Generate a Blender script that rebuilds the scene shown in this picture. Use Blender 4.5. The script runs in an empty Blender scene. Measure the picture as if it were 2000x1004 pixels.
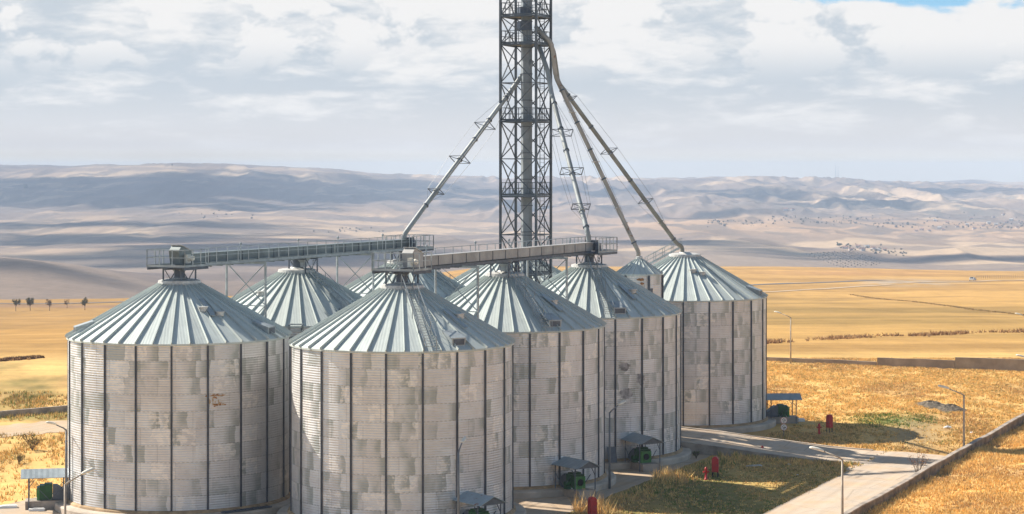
import bpy, math, random
import numpy as np
from mathutils import Vector, Matrix
R = math.radians
S = bpy.context.scene
COL = S.collection
random.seed(4); RNG = np.random.default_rng(7)

# ------------------------------------------------------------------ camera
CZ, F, Y0 = 23.3, 4000.0, 336.0          # eye height, focal length and horizon row of the 2000 px photograph
cam_d = bpy.data.cameras.new('camera'); cam = bpy.data.objects.new('camera', cam_d); COL.objects.link(cam)
cam.location = (0, 0, CZ); cam.rotation_euler = (R(90), 0, 0)
cam_d.sensor_width = 36; cam_d.lens = 72; cam_d.shift_y = -(502 - Y0) / 2000
cam_d.clip_start = 1; cam_d.clip_end = 60000
S.camera = cam
# ------------------------------------------------------------------ light
SUN_EL, SUN_AZ = 39.0, 30.0              # elevation; degrees behind straight left
sdir = Vector((-math.cos(R(SUN_AZ)) * math.cos(R(SUN_EL)), math.sin(R(SUN_AZ)) * math.cos(R(SUN_EL)), math.sin(R(SUN_EL))))
sun_d = bpy.data.lights.new('sun', 'SUN'); sun_d.energy = 4.8; sun_d.angle = R(0.5); sun_d.color = (1.0, 0.93, 0.82)
sun = bpy.data.objects.new('sun', sun_d); COL.objects.link(sun)
sun.rotation_euler = sdir.to_track_quat('Z', 'Y').to_euler()
S.view_settings.view_transform = 'Standard'; S.view_settings.look = 'None'
S.view_settings.gamma = 1; S.view_settings.exposure = 0.9

# ------------------------------------------------------------------ node helpers
class NT:
    def __init__(s, nt): s.nt = nt
    def n(s, t, **kw):
        x = s.nt.nodes.new(t)
        for k, v in kw.items(): setattr(x, k, v)
        return x
    def put(s, sock, v):
        if hasattr(v, 'is_output'): s.nt.links.new(v, sock)
        elif isinstance(v, (tuple, list)) and len(v) == 3 and sock.type == 'RGBA': sock.default_value = (*v, 1)
        else: sock.default_value = v
    def m(s, op, a, b=0.0, c=0.0):
        x = s.n('ShaderNodeMath', operation=op)
        s.put(x.inputs[0], a); s.put(x.inputs[1], b); s.put(x.inputs[2], c)
        return x.outputs[0]
    def noise(s, vec, scale=1, detail=4, rough=.55, dist=0):
        x = s.n('ShaderNodeTexNoise'); s.put(x.inputs['Vector'], vec); x.inputs['Scale'].default_value = scale
        x.inputs['Detail'].default_value = detail; x.inputs['Roughness'].default_value = rough; x.inputs['Distortion'].default_value = dist
        return x.outputs['Fac']
    def mix(s, f, a, b, mode='MIX'):
        x = s.n('ShaderNodeMix', data_type='RGBA', blend_type=mode)
        s.put(x.inputs[0], f); s.put(x.inputs[6], a); s.put(x.inputs[7], b)
        return x.outputs[2]
    def xyz(s, x, y, z=0.0):
        c = s.n('ShaderNodeCombineXYZ'); s.put(c.inputs[0], x); s.put(c.inputs[1], y); s.put(c.inputs[2], z); return c.outputs[0]
    def sep(s, v):
        c = s.n('ShaderNodeSeparateXYZ'); s.put(c.inputs[0], v); return c.outputs
    def ss(s, v, lo, hi):
        x = s.n('ShaderNodeMapRange', interpolation_type='SMOOTHSTEP'); s.put(x.inputs[0], v)
        s.put(x.inputs[1], lo); s.put(x.inputs[2], hi); return x.outputs[0]

# ------------------------------------------------------------------ world: sky with clouds
W = bpy.data.worlds.new('World'); S.world = W; W.use_nodes = True
w = NT(W.node_tree); W.node_tree.nodes.clear()
sky = w.n('ShaderNodeTexSky', sky_type='NISHITA', sun_disc=False)
sky.sun_elevation = R(SUN_EL); sky.sun_rotation = math.atan2(sdir.x, sdir.y); sky.altitude = 900; sky.air_density = 1.2
tc = w.n('ShaderNodeTexCoord'); dx, dy, dz = w.sep(tc.outputs['Generated'])
az = w.m('ARCTAN2', dx, dy); el = w.m('ARCSINE', dz)
el = w.m('MAXIMUM', el, 0.0)
# clouds get thinner and flatter towards the horizon, like a layer seen edge on
elw = w.m('POWER', el, 0.8)
c1 = w.noise(w.xyz(w.m('MULTIPLY', az, 15.0), w.m('MULTIPLY', elw, 46.0), 3.7), 1, 7, .55, .25)
c2 = w.noise(w.xyz(w.m('MULTIPLY', az, 48.0), w.m('MULTIPLY', elw, 105.0), 9.1), 1, 8, .62, .4)
c3 = w.noise(w.xyz(w.m('MULTIPLY', az, 4.5), w.m('MULTIPLY', elw, 30.0), 1.3), 1, 3, .5, .1)
cl = w.m('ADD', w.m('MULTIPLY', c1, .55), w.m('ADD', w.m('MULTIPLY', c2, .27), w.m('MULTIPLY', c3, .18)))
up = w.ss(el, .008, .075)
lit = w.ss(w.m('ADD', cl, w.m('MULTIPLY', up, .075)), .495, .655)
low = w.mix(w.ss(el, 0.004, .05), (.43, .415, .405), (.315, .348, .382))
puff = w.noise(w.xyz(w.m('MULTIPLY', az, 26.0), w.m('MULTIPLY', el, 40.0), 2.2), 1, 9, .56, .15)
puffm = w.m('MULTIPLY', w.ss(w.m('ADD', puff, w.m('MULTIPLY', w.ss(az, -.1, .2), .06)), .475, .57), w.ss(el, .040, .066))
lit = w.m('MAXIMUM', lit, puffm)
low = w.mix(w.ss(el, .002, .014), (.58, .52, .405), low)   # warm band low in the sky, seen through the valley haze
cloudc = w.mix(w.m('MULTIPLY', lit, w.ss(el, .0, .03)), low, (.49, .485, .48))
# blue openings above the frame's top edge, ragged cumulus heads along it
gap = w.noise(w.xyz(w.m('MULTIPLY', az, 13.0), w.m('MULTIPLY', el, 30.0), 5.5), 1, 7, .55, .2)
gapf = w.ss(w.m('ADD', w.m('ADD', el, w.m('MULTIPLY', w.m('SUBTRACT', gap, .5), .05)), w.m('MULTIPLY', w.m('MINIMUM', w.m('ABSOLUTE', w.m('SUBTRACT', az, .2)), .3), -.045)), .0765, .0800)
high = w.ss(el, .10, .32)                                 # more open, darker blue sky overhead
hc_ = w.noise(tc.outputs['Generated'], 3.2, 6, .6, .3)
gapf = w.m('MAXIMUM', gapf, w.m('MULTIPLY', high, w.ss(w.m('SUBTRACT', .80, hc_), .0, .22)))
scaled = w.mix(1.0, cloudc, (10, 10, 10), 'MULTIPLY')
scaled.node.clamp_result = False
skyc = w.mix(gapf, scaled, w.mix(1.0, sky.outputs[0], w.mix(high, (.36, .56, .82), (.85, .78, .68)), 'MULTIPLY'))
bg = w.n('ShaderNodeBackground'); w.put(bg.inputs[0], skyc); bg.inputs[1].default_value = 0.1
w.put(w.n('ShaderNodeOutputWorld').inputs[0], bg.outputs[0])

# ------------------------------------------------------------------ geometry helpers
class MB:
    def __init__(s): s.v, s.f = [], []
    def add(s, v, f):
        o = len(s.v); s.v += [tuple(p) for p in v]; s.f += [tuple(i + o for i in q) for q in f]; return s
    def box(s, c, size, M=None):
        x, y, z = (q / 2 for q in size)
        v = [Vector((a * x, b * y, e * z)) for a in (-1, 1) for b in (-1, 1) for e in (-1, 1)]
        if M is not None: v = [M @ p for p in v]
        c = Vector(c)
        return s.add([p + c for p in v], [(0, 1, 3, 2), (4, 6, 7, 5), (0, 4, 5, 1), (2, 3, 7, 6), (0, 2, 6, 4), (1, 5, 7, 3)])
    def bar(s, a, b, t=.06, t2=None, up=(0, 0, 1)):          # square bar from a to b
        a, b = Vector(a), Vector(b); d = (b - a); L = d.length
        if L < 1e-6: return s
        d /= L; upv = Vector(up)
        if abs(d.dot(upv)) > .98: upv = Vector((.42, .91, 0))
        x = d.cross(upv).normalized(); y = x.cross(d)
        M = Matrix((x, d, y)).transposed()
        return s.box((a + b) / 2, (t, L, t2 or t), M)
    def tube(s, pts, rad, n=10, caps=True):
        pts = [Vector(p) for p in pts]; rs = rad if isinstance(rad, (list, tuple)) else [rad] * len(pts)
        V, Fc = [], []
        px = None
        for i, p in enumerate(pts):
            d = (pts[min(i + 1, len(pts) - 1)] - pts[max(i - 1, 0)]).normalized()
            x = d.cross(Vector((0, 0, 1))) if abs(d.z) < .97 else d.cross(Vector((0, 1, 0)))
            x.normalize()
            if px is not None and x.dot(px) < 0: x = -x
            px = x; y = d.cross(x)
            for k in range(n):
                a = 2 * math.pi * k / n
                V.append(p + (x * math.cos(a) + y * math.sin(a)) * rs[i])
        for i in range(len(pts) - 1):
            for k in range(n):
                Fc.append((i * n + k, i * n + (k + 1) % n, (i + 1) * n + (k + 1) % n, (i + 1) * n + k))
        if caps: Fc += [tuple(range(n))[::-1], tuple(range((len(pts) - 1) * n, len(pts) * n))]
        return s.add(V, Fc)
    def lathe(s, prof, n=48, c=(0, 0, 0), closed=False):
        V, Fc = [], []; m = len(prof)
        for k in range(n):
            a = 2 * math.pi * k / n
            for r, z in prof: V.append((c[0] + r * math.cos(a), c[1] + r * math.sin(a), c[2] + z))
        for k in range(n):
            k2 = (k + 1) % n
            for i in range(m if closed else m - 1):
                j = (i + 1) % m
                Fc.append((k * m + i, k2 * m + i, k2 * m + j, k * m + j))
        return s.add(V, Fc)
    def prism(s, poly, z0, z1):                              # poly: (x, y) counter-clockwise
        n = len(poly)
        V = [(x, y, z0) for x, y in poly] + [(x, y, z1) for x, y in poly]
        return s.add(V, [tuple(range(n))[::-1], tuple(range(n, 2 * n))] + [(i, (i + 1) % n, n + (i + 1) % n, n + i) for i in range(n)])
    def build(s, name, mat, parent=None, smooth=False, loc=None):
        me = bpy.data.meshes.new(name); me.from_pydata(s.v, [], s.f); me.update()
        if smooth: me.polygons.foreach_set('use_smooth', [True] * len(me.polygons))
        me.materials.append(mat)
        o = bpy.data.objects.new(name, me); COL.objects.link(o)
        if parent: o.parent = parent
        if loc is not None: o.location = loc
        return o
def tag(o, label, cat, group=None, kind=None):
    if label: o['label'] = label
    if cat: o['category'] = cat
    if group: o['group'] = group
    if kind: o['kind'] = kind
    return o
def thing(name, label, cat, loc=(0, 0, 0), rz=0, group=None):
    o = bpy.data.objects.new(name, None); COL.objects.link(o); o.location = loc; o.rotation_euler = (0, 0, rz)
    o.empty_display_size = .3
    return tag(o, label, cat, group)
def copy_tree(o, parent=None):
    c = o.copy(); COL.objects.link(c)
    if parent: c.parent = parent
    for ch in list(o.children): copy_tree(ch, c)
    return c
def raw_mesh(name, V, Fa, mat, col=None, smooth=False, uv=None):
    """large mesh from numpy arrays; Fa is (n,3) or (n,4)"""
    me = bpy.data.meshes.new(name); k = Fa.shape[1]
    me.vertices.add(len(V)); me.vertices.foreach_set('co', np.asarray(V, np.float32).ravel())
    me.loops.add(Fa.size); me.loops.foreach_set('vertex_index', Fa.astype(np.int32).ravel())
    me.polygons.add(len(Fa)); me.polygons.foreach_set('loop_start', np.arange(0, Fa.size, k, dtype=np.int32))
    me.polygons.foreach_set('loop_total', np.full(len(Fa), k, np.int32))
    if smooth: me.polygons.foreach_set('use_smooth', np.ones(len(Fa), bool))
    me.update(calc_edges=True)
    if col is not None:
        a = me.color_attributes.new('Col', 'FLOAT_COLOR', 'POINT')
        c4 = np.ones((len(V), 4), np.float32); c4[:, :3] = col; a.data.foreach_set('color', c4.ravel())
    me.materials.append(mat)
    o = bpy.data.objects.new(name, me); COL.objects.link(o); return o

# numpy value noise -------------------------------------------------
def vnoise(x, y, seed=0):
    xi, yi = np.floor(x).astype(np.int64), np.floor(y).astype(np.int64); fx, fy = x - xi, y - yi
    fx, fy = fx * fx * fx * (fx * (fx * 6 - 15) + 10), fy * fy * fy * (fy * (fy * 6 - 15) + 10)
    def h(a, b):
        n = (a * 374761393 + b * 668265263 + seed * 974711) & 0x7fffffff
        n = ((n ^ (n >> 13)) * 1274126177) & 0x7fffffff
        return ((n ^ (n >> 16)) & 0xffff) / 65535.0
    a = h(xi, yi) * (1 - fx) + h(xi + 1, yi) * fx; b = h(xi, yi + 1) * (1 - fx) + h(xi + 1, yi + 1) * fx
    return a * (1 - fy) + b * fy
def fbm(x, y, o=4, seed=0, g=.5):
    t, a, s = 0, 1, 0
    for i in range(o):
        t = t + a * vnoise(x * 2 ** i + 17 * i, y * 2 ** i - 9 * i, seed + i); s += a; a *= g
    return t / s
def sstep(x, a, b):
    t = np.clip((x - a) / (b - a), 0, 1); return t * t * (3 - 2 * t)

# ------------------------------------------------------------------ materials
def pmat(name, col, rough=.7, metal=0.0, var=.18, scale=2.0, bump=0.0, bscale=20.0, rust=0.0, coord='Object', spec=.4):
    M = bpy.data.materials.new(name); M.use_nodes = True; t = NT(M.node_tree); b = M.node_tree.nodes['Principled BSDF']
    tcn = t.n('ShaderNodeTexCoord').outputs[coord]
    nz = t.noise(tcn, scale, 5, .6)
    f = t.ss(nz, .3, .7)
    c = t.mix(f, tuple(q * (1 - var) for q in col), tuple(min(1, q * (1 + var)) for q in col))
    if rust > 0:
        rn = t.noise(tcn, scale * 1.7, 6, .65, .4)
        c = t.mix(t.ss(rn, .72 - rust * .3, .80 - rust * .3), c, (.22, .085, .035))
    t.put(b.inputs['Base Color'], c); b.inputs['Roughness'].default_value = rough; b.inputs['Metallic'].default_value = metal
    b.inputs['Specular IOR Level'].default_value = spec
    if bump:
        bn = t.n('ShaderNodeBump'); bn.inputs['Strength'].default_value = bump; bn.inputs['Distance'].default_value = .05
        t.put(bn.inputs['Height'], t.noise(tcn, bscale, 4, .6)); t.put(b.inputs['Normal'], bn.outputs[0])
    return M
GALV = pmat('galvanised_steel', (.30, .33, .34), .5, .35, .2, 1.5)
GALVD = pmat('dark_galvanised_steel', (.085, .10, .125), .5, .3, .25, 2.0, rust=.12)
STIFF = pmat('stiffener_steel', (.085, .092, .11), .5, .3, .3, 1.2, rust=.1)
TOWER = pmat('tower_steel', (.082, .095, .108), .5, .3, .25, 1.0, rust=.16)
TRUNK = pmat('trunk_steel', (.21, .235, .25), .55, .2, .18, .8, rust=.08)
HOUSING = pmat('housing_steel', (.17, .20, .20), .5, .3, .2, .7, rust=.06)
HOUSING2 = pmat('pale_housing_steel', (.33, .325, .315), .55, .2, .2, .7, rust=.08)
PIPE = pmat('pipe_steel', (.27, .29, .29), .6, .15, .2, .5, rust=.08)
PIPER = pmat('rusty_pipe_steel', (.38, .34, .29), .6, .15, .2, .5, rust=.4)
PIPEG = pmat('olive_pipe_steel', (.23, .225, .195), .6, .2, .2, .6, rust=.12)
CONC = pmat('concrete', (.50, .42, .335), .9, 0, .2, .6, .3, 9)
CONCD = pmat('stained_concrete', (.33, .275, .225), .92, 0, .35, .9, .4, 7)
COLLAR = pmat('pale_sheet_metal', (.50, .49, .46), .55, .2, .25, 2.5, rust=.05)
CANOPY = pmat('canopy_sheet', (.29, .335, .355), .5, .25, .12, 1.2)
CANOPYR = pmat('rust_spotted_canopy_sheet', (.30, .37, .41), .5, .25, .12, 1.4, rust=.45)
GREEN = pmat('green_paint', (.06, .21, .045), .45, 0, .2, 3)
GREEND = pmat('dark_green_paint', (.015, .085, .018), .5, 0, .25, 3)
DARK = pmat('dark_opening', (.012, .012, .012), .8, 0, .3, 5)
DUCT = pmat('duct_steel', (.13, .145, .165), .55, .25, .15, 2)
RED = pmat('red_paint', (.48, .02, .02), .45, 0, .15, 3)
WHITE = pmat('white_paint', (.78, .77, .74), .5, 0, .08, 6)
CREAM = pmat('lamp_housing', (.72, .68, .58), .45, 0, .12, 6)
POLE = pmat('lamp_pole_paint', (.40, .34, .27), .6, .1, .2, 2)
POLED = pmat('grey_lamp_pole_paint', (.17, .18, .19), .6, .2, .2, 2)
GLASS = pmat('car_glass', (.02, .03, .04), .1, 0, .1, 4)
TYRE = pmat('tyre_rubber', (.02, .02, .02), .8, 0, .2, 8)
WOOD = pmat('bark', (.10, .07, .045), .9, 0, .3, 8)
GRAVEL = pmat('dark_gravel', (.12, .095, .065), .95, 0, .6, 3, 1.0, 25)
WALLM = pmat('render_wall', (.34, .275, .20), .92, 0, .22, .5, .4, 8)
WALLD = pmat('weathered_wall_concrete', (.215, .17, .125), .95, 0, .45, .8, .6, 7)
HOUSEW = pmat('house_plaster', (.55, .50, .45), .9, 0, .15, .3)
HOUSER = pmat('house_roof_tile', (.30, .16, .12), .85, 0, .2, .3)
LITTER = pmat('white_plastic', (.75, .75, .75), .6, 0, .1, 8)
WIRE = pmat('steel_wire', (.16, .17, .18), .5, .4, .1, 3)
EARTH = pmat('bare_soil', (.105, .085, .07), .95, 0, .35, 1.2, .8, 8)

def wall_material(name, seed, darkrate):
    """corrugated sheets bolted in rings: every sheet weathers to its own tone"""
    M = bpy.data.materials.new(name); M.use_nodes = True; t = NT(M.node_tree); b = M.node_tree.nodes['Principled BSDF']
    u, v, _ = t.sep(t.n('ShaderNodeUVMap').outputs[0])
    wob = t.m('MULTIPLY', t.m('SUBTRACT', t.noise(t.xyz(u, v, seed), .9, 3), .5), .55)
    row = t.m('FLOOR', t.m('DIVIDE', v, 1.156)); odd = t.m('MODULO', row, 2.0)
    def cell(width, off, s2, wobf):
        uu = t.m('ADD', t.m('ADD', u, t.m('MULTIPLY', wob, wobf)), t.m('MULTIPLY', odd, off))
        c = t.m('FLOOR', t.m('DIVIDE', uu, width))
        wn = t.n('ShaderNodeTexWhiteNoise', noise_dimensions='3D'); t.put(wn.inputs[0], t.xyz(c, row, seed + s2)); return wn.outputs['Value'], t.m('FRACT', t.m('DIVIDE', uu, width))
    sheet, fr = cell(2.4, 1.2, 0.1, 0)
    patch, fp = cell(.95, .6, 3.3, 1.0)
    patch2, _ = cell(1.6, .4, 7.7, 1.6)
    n1 = t.noise(t.xyz(u, t.m('MULTIPLY', v, .8), seed + 2), .55, 4, .55)
    n2 = t.noise(t.xyz(u, t.m('MULTIPLY', v, 1.3), seed + 8), 2.2, 5, .6)
    tone = t.m('ADD', .94, t.m('MULTIPLY', sheet, .06))
    tone = t.m('ADD', tone, t.m('MULTIPLY', t.m('SUBTRACT', n1, .5), .48))
    tone = t.m('ADD', tone, t.m('MULTIPLY', t.m('SUBTRACT', n2, .5), .30))
    dk = t.m('MULTIPLY', t.m('MULTIPLY', t.m('GREATER_THAN', patch, 1 - darkrate), t.ss(fp, -.05, .75)), t.ss(n1, .33, .55))
    dk2 = t.m('MULTIPLY', t.m('LESS_THAN', patch2, .14), t.ss(n1, .42, .62))
    dk = t.m('MAXIMUM', dk, t.m('MULTIPLY', dk2, .8))
    base = t.mix(t.ss(n1, .35, .7), (.68, .652, .63), (.66, .662, .655))
    base = t.mix(1.0, base, t.xyz(tone, tone, tone), 'MULTIPLY')
    base = t.mix(t.m('MULTIPLY', dk, .80), base, (.33, .345, .315))
    pale = t.m('MULTIPLY', t.m('GREATER_THAN', patch2, .84), t.ss(n2, .56, .42))
    base = t.mix(t.m('MULTIPLY', pale, .55), base, (.92, .86, .79))
    # ring joints with bolt heads, sheet end laps
    fv = t.m('FRACT', t.m('DIVIDE', v, 1.156)); near = t.m('ABSOLUTE', t.m('SUBTRACT', fv, .5)); seam = t.m('GREATER_THAN', near, .472)
    bolt = t.m('GREATER_THAN', t.m('SINE', t.m('MULTIPLY', u, 21.0)), -.15)
    fe = t.m('GREATER_THAN', t.m('ABSOLUTE', t.m('SUBTRACT', fr, .5)), .487)
    line = t.m('MAXIMUM', t.m('MULTIPLY', seam, t.m('ADD', .08, t.m('MULTIPLY', bolt, .26))), t.m('MULTIPLY', fe, .18))
    base = t.mix(line, base, (.10, .10, .10))
    # rust streaks, rare
    rn = t.noise(t.xyz(t.m('MULTIPLY', u, 1.0), t.m('MULTIPLY', v, .35), seed + 5), 1.1, 6, .7)
    base = t.mix(t.m('MULTIPLY', t.ss(rn, .68, .80), .5), base, (.30, .15, .07))
    t.put(b.inputs['Base Color'], base); b.inputs['Metallic'].default_value = .58
    t.put(b.inputs['Roughness'], t.m('ADD', .42, t.m('MULTIPLY', n2, .2)))
    bn = t.n('ShaderNodeBump'); bn.inputs['Strength'].default_value = .32; bn.inputs['Distance'].default_value = .03
    t.put(bn.inputs['Height'], t.m('SINE', t.m('MULTIPLY', v, 2 * math.pi / .16514))); t.put(b.inputs['Normal'], bn.outputs[0])
    return M
def roof_material():
    M = bpy.data.materials.new('ribbed_roof_sheet'); M.use_nodes = True; t = NT(M.node_tree); b = M.node_tree.nodes['Principled BSDF']
    u, v, _ = t.sep(t.n('ShaderNodeUVMap').outputs[0])
    oi = t.n('ShaderNodeObjectInfo').outputs['Random']
    wn = t.n('ShaderNodeTexWhiteNoise', noise_dimensions='2D'); t.put(wn.inputs[0], t.xyz(t.m('FLOOR', u), t.m('MULTIPLY', oi, 77.0)))
    n = t.noise(t.xyz(t.m('MULTIPLY', u, 1.3), t.m('MULTIPLY', v, .6), t.m('MULTIPLY', oi, 9.0)), 1.6, 5, .6)
    streak = t.noise(t.xyz(t.m('MULTIPLY', u, 9.0), t.m('MULTIPLY', v, .25), 2.0), 1, 4, .6)
    k = t.m('ADD', .84, t.m('ADD', t.m('MULTIPLY', wn.outputs['Value'], .14), t.m('ADD', t.m('MULTIPLY', t.m('SUBTRACT', n, .5), .36), t.m('MULTIPLY', t.m('SUBTRACT', streak, .5), .3))))
    c = t.mix(1.0, (.53, .575, .55), t.xyz(k, k, k), 'MULTIPLY')
    t.put(b.inputs['Base Color'], c); b.inputs['Metallic'].default_value = .12; b.inputs['Specular IOR Level'].default_value = .3
    t.put(b.inputs['Roughness'], t.m('ADD', .55, t.m('MULTIPLY', n, .25)))
    bn = t.n('ShaderNodeBump'); bn.inputs['Strength'].default_value = .10; bn.inputs['Distance'].default_value = .03
    t.put(bn.inputs['Height'], t.m('SINE', t.m('MULTIPLY', u, 2 * math.pi * 6))); t.put(b.inputs['Normal'], bn.outputs[0])
    return M
ROOF = roof_material()

def land_material(name='land'):
    M = bpy.data.materials.new(name); M.use_nodes = True; t = NT(M.node_tree); b = M.node_tree.nodes['Principled BSDF']
    c = t.n('ShaderNodeVertexColor', layer_name='Col').outputs[0]
    pos = t.n('ShaderNodeNewGeometry').outputs['Position']
    px, py, pz = t.sep(pos)
    near = t.noise(t.xyz(px, t.m('MULTIPLY', py, .45)), 1.4, 6, .65)
    mid = t.noise(t.xyz(t.m('MULTIPLY', px, .12), t.m('MULTIPLY', py, .05)), 1.0, 6, .62)
    far = t.noise(t.xyz(t.m('MULTIPLY', px, .05), t.m('MULTIPLY', py, .013)), 1.0, 9, .7, .8)
    row = t.noise(t.xyz(t.m('MULTIPLY', px, .05), t.m('ADD', t.m('MULTIPLY', py, .28), t.m('MULTIPLY', px, .03))), 1.0, 5, .7)
    k = t.m('ADD', -.27, t.m('ADD', t.m('MULTIPLY', row, .84), t.m('ADD', t.m('MULTIPLY', near, .42), t.m('ADD', t.m('MULTIPLY', mid, .58), t.m('MULTIPLY', far, .72)))))
    t.put(b.inputs['Base Color'], t.mix(1.0, c, t.xyz(k, k, k), 'MULTIPLY'))
    b.inputs['Roughness'].default_value = .95; b.inputs['Specular IOR Level'].default_value = .1
    bn = t.n('ShaderNodeBump'); bn.inputs['Strength'].default_value = .5; bn.inputs['Distance'].default_value = .12
    t.put(bn.inputs['Height'], near); t.put(b.inputs['Normal'], bn.outputs[0])
    return M
LAND = land_material()
def vcol_material(name, rough=.9, trans=0.0):
    M = bpy.data.materials.new(name); M.use_nodes = True; t = NT(M.node_tree); b = M.node_tree.nodes['Principled BSDF']
    c = t.n('ShaderNodeVertexColor', layer_name='Col').outputs[0]
    pos = t.n('ShaderNodeNewGeometry').outputs['Position']
    k = t.m('ADD', .75, t.m('MULTIPLY', t.noise(pos, .7, 3), .5))
    t.put(b.inputs['Base Color'], t.mix(1.0, c, t.xyz(k, k, k), 'MULTIPLY'))
    b.inputs['Roughness'].default_value = rough; b.inputs['Specular IOR Level'].default_value = .15
    return M
BLADES = vcol_material('grass_blades'); LEAVES = vcol_material('leaves')
def paving(name, col, crack=.0):
    M = bpy.data.materials.new(name); M.use_nodes = True; t = NT(M.node_tree); b = M.node_tree.nodes['Principled BSDF']
    pos = t.n('ShaderNodeNewGeometry').outputs['Position']; px, py, pz = t.sep(pos)
    al = t.m('ADD', t.m('MULTIPLY', px, .4191), t.m('MULTIPLY', py, .9079)); ac = t.m('SUBTRACT', t.m('MULTIPLY', px, .9079), t.m('MULTIPLY', py, .4191))
    track = t.noise(t.xyz(t.m('MULTIPLY', ac, 1.1), t.m('MULTIPLY', al, .06)), 1, 4, .6)
    n = t.noise(pos, .45, 6, .62); n2 = t.noise(pos, 2.5, 4, .6)
    k = t.m('ADD', .25, t.m('ADD', t.m('MULTIPLY', n, .65), t.m('ADD', t.m('MULTIPLY', track, .7), t.m('MULTIPLY', n2, .15))))
    c = t.mix(t.ss(n, .35, .7), col, (col[0] * .88, col[1] * .78, col[2] * .66))
    c = t.mix(1.0, c, t.xyz(k, k, k), 'MULTIPLY')
    if crack:
        vo = t.n('ShaderNodeTexVoronoi', feature='DISTANCE_TO_EDGE'); t.put(vo.inputs['Vector'], t.xyz(al, ac)); vo.inputs['Scale'].default_value = .22
        c = t.mix(t.m('MULTIPLY', t.m('LESS_THAN', vo.outputs[0], .012), crack), c, (.10, .085, .07))
    t.put(b.inputs['Base Color'], c); b.inputs['Roughness'].default_value = .9; b.inputs['Specular IOR Level'].default_value = .2
    return M
ROADM = paving('worn_concrete_road', (.52, .43, .34), .22)
APRONM = paving('concrete_apron_paving', (.46, .37, .28), .22)
TRACKM = paving('dirt_track_gravel', (.50, .385, .265))
ASPH = paving('far_asphalt', (.15, .15, .16))

# ------------------------------------------------------------------ layout frame: rows of silos
G0 = -0.55
B0 = np.array((-7.6, 141.5)); RV = np.array((.4191, .9079)); PV = np.array((.9079, -.4191))
def vw(v, w_): p = B0 + RV * v + PV * w_; return float(p[0]), float(p[1])
def to_vw(x, y): return (x - B0[0]) * RV[0] + (y - B0[1]) * RV[1], (x - B0[0]) * PV[0] + (y - B0[1]) * PV[1]
def at(px, py, z=G0):                                       # photograph pixel -> point on the level z
    d = F * (CZ - z) / (py - Y0); return Vector(((px - 1000) / F * d, d, z))
def at_d(px, py, d): return Vector(((px - 1000) / F * d, d, CZ - (py - Y0) / F * d))

# ------------------------------------------------------------------ terrain height
def prof(items):
    d = np.array([i[0] for i in items], float); z = np.array([CZ - (i[1] - Y0) * i[0] / F if i[1] > 200 else i[1] for i in items]); return np.log(d), z
PL = prof([(30, G0), (210, G0), (250, -.75), (300, -1.9), (400, -7), (500, -12.4), (600, 605), (690, 584), (760, -27), (1000, -45), (1200, 560), (1400, 505), (1520, 503), (1700, -62), (1900, -66), (2300, 488), (3000, 455), (3800, 425), (4500, 395), (5200, 360), (5700, 334), (6000, 328), (7000, 327), (8000, 328), (10000, -40), (20000, -120), (40000, -300)])
PL2 = prof([(30, G0), (230, G0), (260, -.75), (300, -1.5), (400, -6), (500, -11), (600, 600), (720, 580), (850, -30), (1000, -48), (1300, 585), (1600, -58), (1900, -64), (2300, 482), (3000, 452), (3800, 422), (4500, 392), (5200, 358), (5700, 330), (6000, 324), (7000, 326), (8000, 328), (10000, -40), (20000, -120), (40000, -300)])
PM = prof([(30, G0), (260, G0), (300, 668), (400, 630), (500, 604), (650, 573), (800, 552), (1000, 527), (1100, 520), (1250, -50), (1700, -65), (2200, 500), (3000, 460), (4000, 425), (5000, 392), (5800, 366), (6400, 353.5), (7500, 352), (8300, 354), (9500, -90), (12000, -120), (20000, -130), (40000, -300)])
PR = prof([(30, G0), (265, G0), (300, 667), (400, 624), (500, 598), (650, 569), (800, 550), (1000, 534), (1100, 529), (1250, -50), (1700, -68), (2100, 512), (2600, 484), (3200, 458), (4000, 433), (5000, 402), (6000, 378), (7000, 366), (8000, 362), (8600, -40), (9600, -100), (12000, -120), (20000, -130), (40000, -300)])
UK = np.array((-.6, -.25, -.15, 0.0, .12, .25, .6))
TAB = (PL, PL, PL2, PM, PM, PR, PR)
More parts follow.
